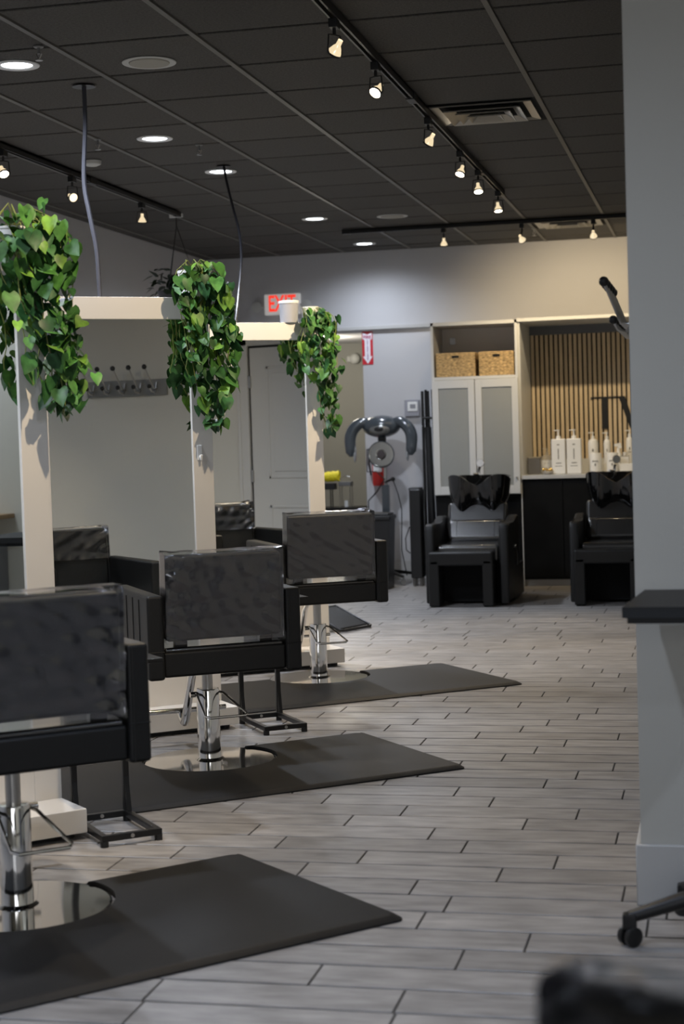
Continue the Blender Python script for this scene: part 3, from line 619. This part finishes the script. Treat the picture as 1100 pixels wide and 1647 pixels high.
# ---------------------------------------------------------------- far wall: exit sign, fire sign, extinguisher, thermostat, emergency lamp
t = thing('exit_sign', 'red lettered exit sign with side lamps high on the far wall', 'sign', (-3.885, YF, 2.552))
MB().box((-.17, -.05, -.095), (.17, 0, .095), .012, 3).build('housing', mat('exit_housing', (.70, .68, .65), .5, emit=(.95, .92, .88), estr=.22), t)
me = text_mesh('EXIT', .205, .002, .004, 1.0); me.transform(Matrix.Diagonal((.62, 1, 1, 1))); me.materials.append(glow_red); o = place('lettering', me, t, (0, -.0525, 0)); 
for s in (-1, 1):
    MB().tube([(s*.165, -.03, -.01), (s*.21, -.03, -.02)], .012, 8).build('lamp_arm', offwhite_m, t); MB().lathe([(.03, 0), (.046, .05), (.048, .058), (.04, .06)], 20, Matrix.Translation((s*.235, -.02, -.02)) @ Matrix.Rotation(PI/2, 4, 'X')).build('lamp_head', offwhite_m, t)
t = thing('fire_extinguisher_sign', 'red and white fire extinguisher arrow sign above the hood dryer', 'sign', (-3.105, YF, 2.118))
box('plate', (-.05, -.004, -.15), (.05, 0, .15), mat('sign_red', (.52, .018, .03), .4), t)
MB().prism([(-.043, .142), (0, .122), (.043, .142), (.043, .082), (.026, .074), (.026, -.076), (.044, -.076), (0, -.143), (-.044, -.076), (-.026, -.076), (-.026, .074), (-.043, .082)], -.006, -.004, 'y').build('arrow', mat('sign_white', (.8, .78, .82), .4), t, False)
fm = mat('sign_print', (.42, .03, .12), .5)
me = text_mesh('FIRE', .040, .0008, .0012); me.materials.append(fm); place('lettering', me, t, (0, -.0068, .098))
for i, ch in enumerate('EXTINGUISHER'):
    me = text_mesh(ch, .0175, .0006, .0006); me.materials.append(mat('sign_print_violet', (.25, .06, .22), .5)); place('lettering', me, t, (0, -.0068, .066-i*.0152))
t = thing('fire_extinguisher', 'red fire extinguisher hung on the far wall behind the hood dryer', 'extinguisher', (-3.02, YF-.075, .86))
MB().lathe([(.0, -.0), (.055, .005), (.06, .03), (.06, .24), (.045, .28), (.02, .30), (.02, .33)], 24, cap=True).build('cylinder', red_m, t); MB().box((-.03, -.02, .33), (.03, .02, .36), .004).tube([(-.02, 0, .34), (-.085, 0, .33), (-.09, 0, .2), (-.07, -.01, .1)], .009, 6).build('valve', black_m, t)
MB().box((-.04, -.0625, .13), (.04, -.055, .22), .002).build('label_panel', white_m, t); MB().box((-.02, .05, .2), (.02, .075, .3)).build('bracket', blackmet_m, t)
t = thing('thermostat', 'grey thermostat box with white display left of the tall cabinet', 'thermostat', (-2.70, YF, 1.575))
MB().box((-.075, -.03, -.09), (.06, 0, .06), .004).build('housing', mat('box_grey', (.30, .30, .33), .5), t); MB().box((-.045, -.036, -.045), (.045, -.03, .04), .003).build('face', white_m, t); box('display', (-.022, -.038, -.02), (.028, -.036, .018), fabricw_m, t)
t = thing('emergency_lamp', 'small round emergency lamp on the hallway wall', 'lamp', (-3.66, 16.9, 2.12)); MB().sphere((0, -.05, 0), .055, (1, .8, 1)).box((-.09, -.03, -.03), (.02, 0, .03), .01).build('housing', offwhite_m, t)
light('POINT', (-3.75, 15.7, 2.1), 26, (1, .93, .8), size=.15)

# ---------------------------------------------------------------- cabinets
CX0, CX1, CY = -2.385, -1.645, 14.05
t = thing('tall_cabinet', 'tall white cabinet with two frosted glass doors and open top shelf', 'cabinet', (0, 0, 0))
MB().box((CX0, CY, .79), (CX0+.022, YF, 2.266), .001).box((CX1-.022, CY, .79), (CX1, YF, 2.266), .001).box((CX0, CY, 2.236), (CX1, YF, 2.266), .001).box((CX0+.02, CY+.004, 1.775), (CX1-.02, YF, 1.80)).box((CX0, CY+.02, .79), (CX1, YF, .81)).build('carcass', whitecab_m, t, False)
box('back_board', (CX0+.02, YF-.32, .8), (CX1-.02, YF-.30, 2.24), mat('cab_back', (.75, .71, .64), .6), t)
box('box_clip', (CX0+.09, YF-.325, 2.1), (CX0+.14, YF-.318, 2.16), steel_m, t)
for z in (1.12, 1.44): box('shelf', (CX0+.022, CY+.003, z), (CX1-.022, YF-.32, z+.018), whitecab_m, t)
for (a, b) in ((CX0+.002, (CX0+CX1)/2-.003), ((CX0+CX1)/2+.003, CX1-.002)):
    fw = .055; m = MB()
    for q in (((a, .795), (a+fw, 1.772)), ((b-fw, .795), (b, 1.772)), ((a+fw, .795), (b-fw, .795+.07)), ((a+fw, 1.772-.07), (b-fw, 1.772))): m.box((q[0][0], CY-.02, q[0][1]), (q[1][0], CY-.002, q[1][1]), .0015, 1)
    d = m.build('door', whitecab_m, t); box('glass_pane', (a+fw, CY-.012, .865), (b-fw, CY-.008, 1.702), frost_m, d)
    MB().tube([(b-.02 if a < -2.1 else b-.028, CY-.035, .93), (b-.02 if a < -2.1 else b-.028, CY-.02, .93)], .008, 8).build('knob', steel_m, d)
def stuffbox(x0, x1, y, z, h_, m_, lb, i): 
    o = MB().box((x0, y, z), (x1, y+.12, z+h_), .004).build('storage_box', m_, None); tag(o, lb, 'box', 'blurred items inside the frosted cabinet')
stuffbox(-2.33, -2.25, 14.22, .811, .18, white_m, 'pale box on the bottom shelf behind the left frosted door', 0); stuffbox(-1.95, -1.86, 14.2, 1.139, .2, white_m, 'pale bottle box on the middle shelf behind the right frosted door', 1); stuffbox(-1.82, -1.74, 14.2, 1.459, .17, white_m, 'pale box on the upper shelf behind the right frosted door', 2)
# woven baskets
def basket(x0, x1, lb):
    t = thing('storage_basket', lb, 'basket', ((x0+x1)/2, CY+.02, 1.80), 0, 'woven baskets in the cabinet top'); w2 = (x1-x0)/2; h_ = .205; D = .30
    m = MB(); nr = 15; loops = []
    def loop(o, z): return [m.b.verts.new(v) for v in ((-w2+.012-o, .012-o, z), (w2-.012+o, .012-o, z), (w2-.012+o, D-.012+o, z), (-w2+.012-o, D-.012+o, z))]
    for k in range(nr):
        z = k*h_/nr; loops += [loop(.002, z), loop(.007+.002*(k % 2), z+h_/nr*.5)]
    loops.append(loop(.002, h_)); loops.append(loop(-.006, h_)); loops.append(loop(-.008, .02))
    for a, b in zip(loops, loops[1:]):
        for j in range(4): m.b.faces.new((a[j], a[(j+1) % 4], b[(j+1) % 4], b[j]))
    m.b.faces.new(loops[0][::-1]); m.b.faces.new(loops[-1])
    bd = m.build('woven_body', basket_m, t, False)
    MB().box((-.03, .002, h_-.045), (.03, .006, h_-.025), .001).build('handle_slot', dark_m, bd)
    return t
basket(-2.355, -2.005, 'left woven seagrass basket on the open cabinet shelf'); b2 = basket(-1.985, -1.672, 'right woven seagrass basket on the open cabinet shelf')
# lower black units and counter
t = thing('low_black_cabinet', 'black low cabinet below the frosted glass cabinet', 'cabinet'); box('body', (CX0, CY+.05, .0), (CX1-.002, YF, .788), blackcab_m, t); box('door', (CX0+.01, CY+.035, .08), (-2.02, CY+.05, .77), blackcab_m, t, .002); box('door', (-2.01, CY+.035, .08), (CX1-.012, CY+.05, .77), blackcab_m, t, .002)
t = thing('counter_cabinet', 'black base cabinet with white toe kick under the pale counter', 'cabinet')
box('body', (CX1+.009, CY+.04, .055), (XR-.02, YF-.01, .91), blackcab_m, t)
for k in range(4):
    a = CX1+.008+k*.345; box('door', (a, CY+.022, .075), (min(a+.339, XR-.025), CY+.04, .895), blackcab_m, t, .002)
box('end_panel', (CX1+.001, CY+.015, .0), (CX1+.009, YF-.01, .91), whitecab_m, t)
box('toe_kick', (CX1+.009, CY+.05, 0), (XR-.02, CY+.09, .055), trimw_m, t); box('backsplash', (CX1, YF-.03, .94), (XR-.02, YF-.022, 1.06), whitecab_m, t)
o = box('countertop', (CX1+.002, CY, .912), (XR-.018, YF-.004, .944), stone_m, None, .003); tag(o, 'pale quartz countertop under the row of pump bottles', 'countertop')
t = thing('overhead_panel', 'white overhead panel above the slatted niche', 'panel'); box('board', (CX1, CY, 2.244), (XR-.02, YF, 2.272), whitecab_m, t, .001); box('side_board', (CX1, CY+.02, .944), (CX1+.02, YF, 2.244), whitecab_m, t); box('valance', (CX1+.02, YF-.05, 2.165), (XR-.02, YF, 2.244), mat('shade_panel', (.10, .105, .115), .35), t)
sw = struct(box('trim_3', (CX1+.02, YF-.012, .944), (XR-.02, YF, 2.17), felt_m)); PIT = .0420
smsh = MB().box((-.0140, -.014, 0), (.0140, 0, 1.225), .001, 1).mesh('slat', False); smsh.materials.append(oak_m)
x = CX1+.02+.0155+.006
while x < XR-.04: place('slat', smsh, sw, (x, YF-.012, .945)); x += PIT
# big black letters (partly hidden by the partition)
t = thing('wall_lettering', 'large black serif T and V letters mounted on the wood slats', 'lettering', (0, YF-.029, 0))
MB().prism([(-1.098, 1.575), (-1.098, 1.600), (-.862, 1.600), (-.862, 1.575), (-.872, 1.590), (-.950, 1.590), (-.950, 1.318), (-1.005, 1.318), (-1.005, 1.590), (-1.088, 1.590)], -.012, 0, 'y').build('letter_t', black_m, t, False)
MB().prism([(-.875, 1.600), (-.800, 1.600), (-.735, 1.385), (-.665, 1.600), (-.652, 1.600), (-.745, 1.318), (-.760, 1.318), (-.852, 1.590), (-.875, 1.592)], -.012, 0, 'y').build('letter_v', black_m, t, False)
# ---------------------------------------------------------------- bottles on the counter
ZT = .944
def bx(px, Y_):  # x on a depth plane from a pixel column
    d = _w*2667.9+_r*(px-550)-_u*(745-823.5); return d.x/d.y*Y_
def pump(m_top, t, z, r=.012, hh=.055, spout=-1):
    MB().lathe([(r*1.25, z), (r*1.25, z+.022), (r*.4, z+.026), (r*.4, z+hh), (r*.9, z+hh), (r*.9, z+hh+.008)], 14).tube([(0, 0, z+hh+.004), (spout*.04, 0, z+hh+.002)], .004, 6).build('pump', m_top, t)
def bottle(px, Y_, kind, w, h_, lb, m_=None, group='pump bottles on the counter'):
    m_ = m_ or white_m; t = thing('pump_bottle', lb, 'bottle', (bx(px, Y_), Y_, ZT), 0, group); r = w/2
    if kind == 'square':
        MB().box((-r, -r*.72, 0), (r, r*.72, h_), .008, 3).build('body', m_, t); pump(m_, t, h_, .016, .07)
        L = MB().box((-.004, -r*.72-.0008, h_*.42), (.004, -r*.72, h_*.72)).box((-.022, -r*.72-.0008, h_*.30), (.024, -r*.72, h_*.325)).box((-.03, -r*.72-.0008, h_*.22), (.03, -r*.72, h_*.235)).box((-.01, -r*.72-.0008, h_*.82), (.01, -r*.72, h_*.85)); L.build('label', label_m, t)
    elif kind == 'round':
        MB().lathe([(r*.97, 0), (r, .01), (r, h_*.88), (r*.8, h_*.96), (r*.35, h_)], 24).build('body', m_, t); pump(m_, t, h_, .011, .05)
        MB().box((-r*.4, -r-.0008, h_*.55), (r*.4, -r*.9, h_*.57)).box((-r*.15, -r-.0008, h_*.62), (r*.15, -r*.9, h_*.70)).build('label', label_m, t)
    elif kind == 'jar':
        MB().lathe([(r*.98, 0), (r, .008), (r, h_*.94), (r*.93, h_)], 28).build('body', m_, t); MB().box((-r*.5, -r-.0008, h_*.58), (r*.5, -r*.88, h_*.62)).box((-r*.12, -r-.0008, h_*.36), (r*.12, -r*.96, h_*.48)).build('label', label_m, t)
    elif kind == 'spray':
        MB().lathe([(r, 0), (r, h_*.7), (r*.5, h_*.82), (r*.35, h_)], 20).build('body', m_, t); MB().prism([(-.035, h_+.012), (-.035, h_+.03), (.02, h_+.04), (.028, h_-.005), (.012, h_-.01), (-.008, h_+.008)], -.009, .009, 'y').build('trigger', m_, t)
    return t
bottle(899, 14.25, 'square', .118, .30, 'large square white pump bottle, left one of the pair'); bottle(924, 14.25, 'square', .122, .30, 'large square white pump bottle, right one of the pair')
bottle(954.5, 14.50, 'round', .088, .29, 'tall round white pump bottle right of the large square pair'); bottle(977, 14.55, 'round', .060, .285, 'slender round white pump bottle in the middle of the right group')
bottle(995, 14.45, 'spray', .060, .21, 'white trigger spray bottle beside the right jar'); bottle(1013.5, 14.55, 'round', .062, .30, 'white topped pump bottle beside the partition edge')
bottle(958, 14.27, 'jar', .10, .17, 'round white product jar left of the wash basin tap', None, 'white jars on the counter'); bottle(985, 14.3, 'jar', .10, .17, 'round white product jar right of the wash basin tap', None, 'white jars on the counter')
b = bottle(880, 14.35, 'round', .10, .165, 'clear squat pump bottle with white label left of the square pair', amber_m); MB().lathe([(.0515, .02), (.0515, .12)], 24, cap=False).build('paper_label', white_m, b)
b = bottle(864, 14.5, 'jar', .085, .15, 'clear glass jar with pale label between grey box and clear bottle', amber_m, 'white jars on the counter'); MB().lathe([(.043, .05), (.043, .13)], 24, cap=False).build('paper_label', offwhite_m, b)
t = thing('storage_box', 'grey translucent box at the left end of the counter', 'box', (-1.560, 14.4, ZT)); MB().box((-.055, -.05, 0), (.05, .05, .14), .006).build('body', mat('smoky_box', (.16, .16, .17), .25), t); MB().box((-.057, -.052, .14), (.052, .052, .15), .003).build('lid', amber_m, t)
t = thing('flower_ornament', 'small gold and white ornament dish in front of the clear bottle', 'ornament', (bx(880, 14.2), 14.2, ZT)); MB().lathe([(.03, 0), (.05, .02), (.052, .03), (.03, .028)], 20).build('dish', steel_m, t)
g = MB()
for k in range(7): g.sphere((.035*math.cos(k*.9), .03*math.sin(k*.9), .04+.006*(k % 2)), .012, u=8, v=6)
g.build('gold_beads', gold_m, t)
t = thing('card_holder', 'white card on the counter at the partition edge', 'card', (bx(1010, 14.3), 14.3, ZT)); MB().box((-.075, -.01, 0), (.06, .03, .075), .003).build('body', white_m, t)
t = thing('square_bottle', 'small clear square bottle with white label, standing behind the card', 'bottle', (bx(1005, 14.42), 14.42, ZT)); MB().box((-.04, -.025, 0), (.04, .025, .14), .006).build('body', amber_m, t); MB().box((-.034, -.0262, .06), (.034, -.025, .13)).build('paper_label', white_m, t); MB().lathe([(.014, .14), (.014, .17)], 14).build('cap', white_m, t)

# ---------------------------------------------------------------- backwash shampoo units
def wash(px, py, lb):
    t = thing('shampoo_chair', lb, 'chair', (px, py, 0), 0, 'backwash shampoo units')
    # local: y=0 legrest front, +y towards the wall; x = centre of the arms
    for s in (-1, 1):
        prof = [(.10, .02), (.10, .58), (.115, .615), (.15, .63), (.25, .625), (.42, .60), (.56, .63), (.66, .665), (.78, .66), (.80, .62), (.80, .02)]
        x0 = s*.285
        m = MB().prism(prof, x0-.036, x0+.036, 'x'); 
        e = [e for e in m.b.edges if len(e.link_faces) == 2 and (sum(1 for f in e.link_faces if len(f.verts) > 4) == 1)]
        bmesh.ops.bevel(m.b, geom=e, offset=.018, segments=3, profile=.5, affect='EDGES'); m.build('armrest', leather_m, t)
    box('base', (-.20, .30, .012), (.295, 1.02, .29), leather_m, t, .012)
    box('base_panel', (.296, .42, .012), (.322, 1.06, .27), leather_m, t, .006)
    MB().box((-.245, .16, .33), (.245, .70, .465), .03, 4).build('seat', leather2_m, t)
    # backrest: rolled lumbar and upper pad
    def pad(u, v): pass
    M = Matrix.Translation((0, .58, .46)) @ Matrix.Rotation(rad(-24), 4, 'X')
    MB().box((-.238, -.01, .0), (.238, .11, .20), .05, 5, M).build('lumbar_pad', leather2_m, t)
    MB().box((-.238, .045, .14), (.238, .12, .36), .03, 4, M).build('backrest', leather2_m, t)
    MB().tube([M @ Vector((-.15, -.011, .03)), M @ Vector((-.15, -.011, .18))], .002, 5).tube([M @ Vector((.15, -.011, .03)), M @ Vector((.15, -.011, .18))], .002, 5).build('piping', black_m, t)
    # folding legrest: upholstered inverted U
    x0 = -.035; lw = .247
    MB().box((x0-lw, 0, .006), (x0-lw+.082, .24, .36), .012, 3).box((x0+lw-.082, 0, .006), (x0+lw, .24, .36), .012, 3).box((x0-lw, 0, .315), (x0+lw, .25, .422), .018, 3).build('legrest', leather_m, t)
    MB().box((x0-lw+.01, .05, .33), (x0+lw-.01, .26, .42), .02, 3).build('legrest_pad', leather2_m, t)
    box('legrest_well', (-.24, .27, .02), (.23, .31, .33), dark_m, t)
    # pedestal and bowl
    MB().box((-.13, .80, .012), (.13, 1.10, .72), .02, 3).build('pedestal', blackcab_m, t)
    gloss = mat('black_ceramic', (.004, .004, .004), .06, coat=.5)
    def rim(u):                                            # closed rim outline of the basin seen from above, with the neck notch at the front
        a = 2*PI*u; c, s_ = math.cos(a), math.sin(a)
        x = .243*math.copysign(abs(c)**.66, c); y = .25*math.copysign(abs(s_)**.66, s_)
        f = max(0, -s_); nz = math.exp(-(x/.095)**2)*f
        z = .992-.095*nz-.035*abs(c)**6-.02*max(0, s_); return x, y+.06*nz, z
    cx, cy = 0, .92; m = MB()
    lv = [(.0, .715, 1.0), (.66, .715, 0), (.86, .745, 0), (.96, .81, 0), (1.0, .90, 0), (1.02, None, 0), (.96, None, 0), (.86, .90, 0), (.6, .80, 0), (.2, .775, 0)]
    def fn(u, v):
        i = round(v*(len(lv)-1)); sc, z, _ = lv[i]; x, y, zr = rim(u)
        if i <= 4:
            f = max(0, -math.sin(2*PI*u)); ear = .055*f*math.exp(-((abs(x)-.15)/.05)**2)
            zz = z-ear*(1 if i in (1, 2, 3) else .3)
            zz = min(zz, zr-.03)
        else: zz = zr if z is None else min(z, zr-.01)
        return (cx+x*max(sc, .001), cy+y*max(sc, .001), zz)
    m.grid(fn, 56, len(lv), True); bmesh.ops.remove_doubles(m.b, verts=m.b.verts, dist=.0004); m.build('basin', gloss, t)
    MB().lathe([(.004, .79), (.026, .792), (.026, .786)], 16, Matrix.Translation((cx, cy, 0))).build('drain', chrome_m, t)
    # tap
    tp = MB().tube([(-.03, 1.10, .98), (-.03, 1.10, 1.02), (-.02, 1.085, 1.035)], .012, 10).build('tap', chrome_m, t)
    MB().lathe([(.030, -.008), (.033, 0), (.030, .008)], 24, Matrix.Translation((-.012, 1.07, 1.072)) @ Matrix.Rotation(PI/2, 4, 'X')).build('tap_knob', chrome_m, tp)
    MB().tube([(-.03, 1.10, .98), (-.07, 1.04, .985)], .008, 8).build('spray_nozzle', chrome_m, tp)
    # recline lever
    MB().tube([(.323, .45, .42), (.335, .46, .44), (.338, .50, .36), (.336, .52, .28)], .006, 8).sphere((.33, .45, .435), .012).build('recline_lever', steel_m, t)
    return t
wash(-1.895, 12.42, 'left black shampoo chair with glossy basin before the frosted cabinet'); wash(-.795, 12.45, 'right black shampoo chair with glossy basin, half hidden by the partition')

# ---------------------------------------------------------------- hood dryer on a stand
t = thing('hair_processor', 'grey blue hair processor with two curved arms on a wheeled stand', 'hair dryer', (-2.925, 14.50, 0))
MB().sphere((0, 0, 1.40), .155, (1.12, .8, .64), 28, 16).build('head_housing', heater_m, t)
MB().sphere((0, -.088, 1.372), .098, (1.0, .5, .5), 24, 12).build('reflector', heater2_m, t)
MB().sphere((0, -.125, 1.375), .04, (1.1, .7, .55), 16, 10).build('reflector_core', mat('dark_glass', (.02, .02, .02), .1), t)
g = MB()
for k in range(5): g.box((-.05+k*.021, -.03, 1.472), (-.038+k*.021, .03, 1.49), .003)
g.build('top_vents', black_m, t)
for s in (-1, 1):
    pts = []; rs = []
    for k in range(15):
        q = k/14; a = rad(72-q*100); pts.append(Vector((s*(.095+.175*math.sin(PI/2*min(1, q*1.35))+.012*math.sin(q*PI)), -.02-.05*q, 1.425-.0*q+.035*math.sin(q*PI*.9)-.37*max(0, q-.16)**1.25))); rs.append(.040+.012*math.sin(q*PI)+.004*q-(.028 if k == 14 else 0))
    MB().tube(pts, rs, 16).build('curved_arm', heater_m, t)
    MB().sphere((s*.237, -.06, 1.17), .05, (.3, .6, 1.7), 16, 12).build('arm_lamp', mat('pale_reflector', (.45, .47, .48), .25, metal=.5, bump=.8, bscale=60), t)
MB().box((-.035, -.02, 1.24), (.035, .03, 1.33), .008).build('neck', black_m, t)
Mr = Matrix.Translation((.0, -.05, 1.15)) @ Matrix.Rotation(rad(90), 4, 'X')
MB().lathe([(.07, -.05), (.105, -.03), (.118, -.005), (.120, .006), (.112, .012)], 36, Mr, False).build('lower_shell', heater_m, t)
MB().lathe([(.112, .008), (.10, .004), (.085, .008), (.07, .003), (.055, .008), (.04, .003), (.03, .012), (.0, .012)], 36, Mr, False).build('lower_reflector', mat('ring_reflector', (.40, .40, .37), .12, metal=.95), t)
MB().lathe([(.038, .012), (.034, .022), (.012, .024)], 20, Mr).build('lower_hub', mat('hub_dark', (.06, .05, .05), .3), t)
MB().tube([(.03, .0, .10), (.02, 0, 1.25)], .016, 12).build('pole', steel_m, t); MB().box((-.012, -.03, .50), (.055, .03, .88), .01).build('pole_sleeve', heater_m, t)
MB().tube([(.02, -.03, .90), (.09, -.05, .93)], .01, 8).sphere((.1, -.055, .93), .02).build('height_knob', black_m, t)
cb = MB(); cb.tube([(.0, -.03, 1.2), (-.13, -.04, 1.2), (-.135, -.04, 1.0), (-.05, -.04, 1.0), (.02, -.04, .93), (-.05, -.05, .82), (-.13, -.05, .74), (-.13, -.05, .66)], .006, 6); cb.tube([(.10, -.05, .92), (.14, -.05, .8), (.17, -.05, .66), (.16, -.05, .3), (.2, -.05, .07)], .005, 6); cb.build('power_cord', black_m, t)
for k in range(5):
    a = k*2*PI/5+.35; lg = MB().tube([(.03, 0, .11), (.03+.27*math.cos(a), .27*math.sin(a), .075)], [.02, .012], 10).build('base_leg', blackmet_m, t)
    MB().lathe([(.025, -.01), (.027, 0), (.025, .01)], 16, Matrix.Translation((.03+.27*math.cos(a), .27*math.sin(a), .027)) @ Matrix.Rotation(PI/2, 4, 'X')).tube([(.03+.27*math.cos(a), .27*math.sin(a), .03), (.03+.27*math.cos(a), .27*math.sin(a), .075)], .008, 8).build('caster', steel_m, lg)
t = thing('waste_bin', 'black lidded waste bin behind the farthest styling chair', 'bin', (-2.915, 14.02, 0)); MB().prism([(-.13, 0), (.13, 0), (.155, .60), (-.155, .60)], -.13, .13, 'y').build('body', black_m, t, False); MB().box((-.165, -.145, .595), (.165, .145, .635), .012).box((-.15, -.12, .63), (.15, .12, .655), .012).build('lid', black_m, t)
t = thing('tall_black_case', 'tall narrow black case standing right of the hood dryer', 'case', (-2.582, 14.25, 0)); MB().box((-.052, -.09, .07), (.050, .09, .845), .012, 3).build('body', black_m, t); MB().box((-.058, -.08, .835), (.045, .08, .858), .008).build('lid', black_m, t)
MB().tube([(-.052, -.09, .52), (-.09, -.1, .42), (-.085, -.1, .32), (-.052, -.09, .29)], .005, 6).build('cord', black_m, t)
MB().lathe([(.012, 0), (.012, .07)], 8, Matrix.Translation((-.03, -.06, 0))).lathe([(.012, 0), (.012, .07)], 8, Matrix.Translation((.03, -.06, 0))).lathe([(.012, 0), (.012, .07)], 8, Matrix.Translation((-.03, .06, 0))).lathe([(.012, 0), (.012, .07)], 8, Matrix.Translation((.03, .06, 0))).build('foot', steel_m, t)
t = thing('folded_stand', 'bundle of folded black stand poles leaning beside the tall cabinet', 'stand', (-2.445, 14.37, 0))
for k, (a, b, r) in enumerate(((-.112, -.08, .013), (-.078, -.055, .012), (-.054, -.03, .012), (-.015, .02, .009))):
    MB().tube([(b, .0+.02*k, 0.0), (a, .17-.02*k, 1.70+.01*(k % 2))], r, 8).build('pole', blackmet_m, t)
MB().box((-.10, .04, 1.45), (-.01, .18, 1.47), .004).build('clamp', black_m, t); MB().tube([(-.02, .04, 0.02), (-.06, .12, 1.38)], [.034, .03], 10).build('cover_sleeve', black_m, t)
# hallway table with bag
t = thing('hall_table', 'dark narrow hallway table behind the farthest chair', 'table', (-3.62, 15.4, 0)); MB().box((-.32, -.18, .62), (.32, .18, .65), .004).build('table_top', blackcab_m, t)
for sx in (-.29, .29):
    for sy in (-.15, .15): box('leg', (sx-.02, sy-.02, 0), (sx+.02, sy+.02, .62), blackcab_m, t)
t = thing('wire_stand', 'black wire stand on the hallway table holding the yellow bag', 'stand', (-3.64, 15.35, .65)); MB().box((-.075, -.05, .17), (.085, .05, .23), .006).build('tray', black_m, t)
for x in (-.05, .03, .05): MB().tube([(x, 0, 0), (x, 0, .17)], .006, 6).build('leg', black_m, t)
m = MB(); rnd = random.Random(2)
m.grid(lambda u, v: (-.10+.2*v+.006*math.sin(u*20), .055*math.cos(2*PI*u)*(1-.3*abs(v-.5)), .936+.048*math.sin(2*PI*u)*(1-.5*max(0, .5-v))+.012*v+.004*math.sin(v*25+u*9)), 20, 14, True)
o = m.build('plastic_bag', yellow_m, None); o.location = (-3.62, 15.35, 0); tag(o, 'crumpled bright yellow bag lying on the black wire stand', 'bag')
t = thing('wire_lantern', 'grey wire lantern with round handle on the hallway table', 'lantern', (-3.47, 15.4, .65))
g = MB()
for sx in (-.05, .05):
    for sy in (-.05, .05): g.tube([(sx, sy, 0), (sx, sy, .21)], .005, 6)
g.tube([(.06*math.cos(a/10*PI), 0, .245+.05*math.sin(a/10*PI)) for a in range(11)], .003, 6); g.build('frame', steel_m, t); MB().box((-.06, -.06, .2), (.06, .06, .24), .006).build('roof', mat('lantern_grey', (.13, .13, .13), .5), t); MB().lathe([(.02, 0), (.018, .06)], 12).build('candle', white_m, t)

# ---------------------------------------------------------------- foreground: trolley, chair back, reception shelf behind the camera's right
t = thing('tool_trolley', 'black wheeled tool trolley with flat tray beside the grey partition', 'trolley', (0.02, 4.33, 0))
MB().prism([(-.262, -.20), (.24, -.20), (.24, .24), (-.225, .24)], .865, .885, 'z').build('tray', mat('slate_tray', (.013, .015, .017), .5, spec=.3), t, False)
MB().prism([(-.262, -.20), (.24, -.20), (.24, .24), (-.225, .24)], .8852, .892, 'z').prism([(-.25, -.19), (.23, -.19), (.23, .23), (-.215, .23)], .850, .8645, 'z').build('tray_rim', mat('slate_rim', (.012, .013, .014), .5, spec=.3), t, False)
MB().tube([(0, 0, .12), (0, 0, .86)], .02, 14).build('column', black_m, t); MB().lathe([(.045, .08), (.05, .13), (.035, .17), (.022, .18)], 20).build('hub', black_m, t)
for k in range(5):
    a = rad(192)+k*2*PI/5; e = Vector((.275*math.cos(a), .275*math.sin(a), 0))
    lg = MB().tube([(.03*math.cos(a), .03*math.sin(a), .125), (e.x*.5, e.y*.5, .115), (e.x, e.y, .075)], [.028, .022, .016], 10).build('base_leg', black_m, t)
    MB().box((e.x-.018, e.y-.018, .045), (e.x+.018, e.y+.018, .085), .005).build('caster_housing', black_m, lg)
    for s in (-1, 1):
        ca = a+PI/2+.5; c = Vector((e.x+s*.015*math.cos(ca), e.y+s*.015*math.sin(ca), .026))
        MB().lathe([(.021, -.008), (.026, -.005), (.026, .005), (.021, .008)], 20, Matrix.Translation(c) @ Matrix.Rotation(ca-PI/2, 4, 'Z') @ Matrix.Rotation(PI/2, 4, 'X')).build('wheel', mat('wheel_black', (.01, .01, .01), .35), lg)
t = salon_chair(-.018, 1.04, 158, -.012, 'blurred black chair back with vinyl in the bottom right corner', 'salon styling chairs')
t = thing('reception_shelf', 'wooden topped shelf unit on the beige wall, seen only in the nearest mirror', 'shelf', (XE, 2.5, 0)); box('shelf_top', (-.32, -.7, .855), (-.001, .58, .885), mat('oak_top', (.32, .19, .08), .4, var=.2, vscale=10), t, .003); box('cabinet_body', (-.30, -.68, 0), (-.001, .52, .70), mat('reception_grey', (.20, .20, .21), .5), t, .003); box('support', (-.30, -.68, .70), (-.001, -.62, .855), offwhite_m, t)
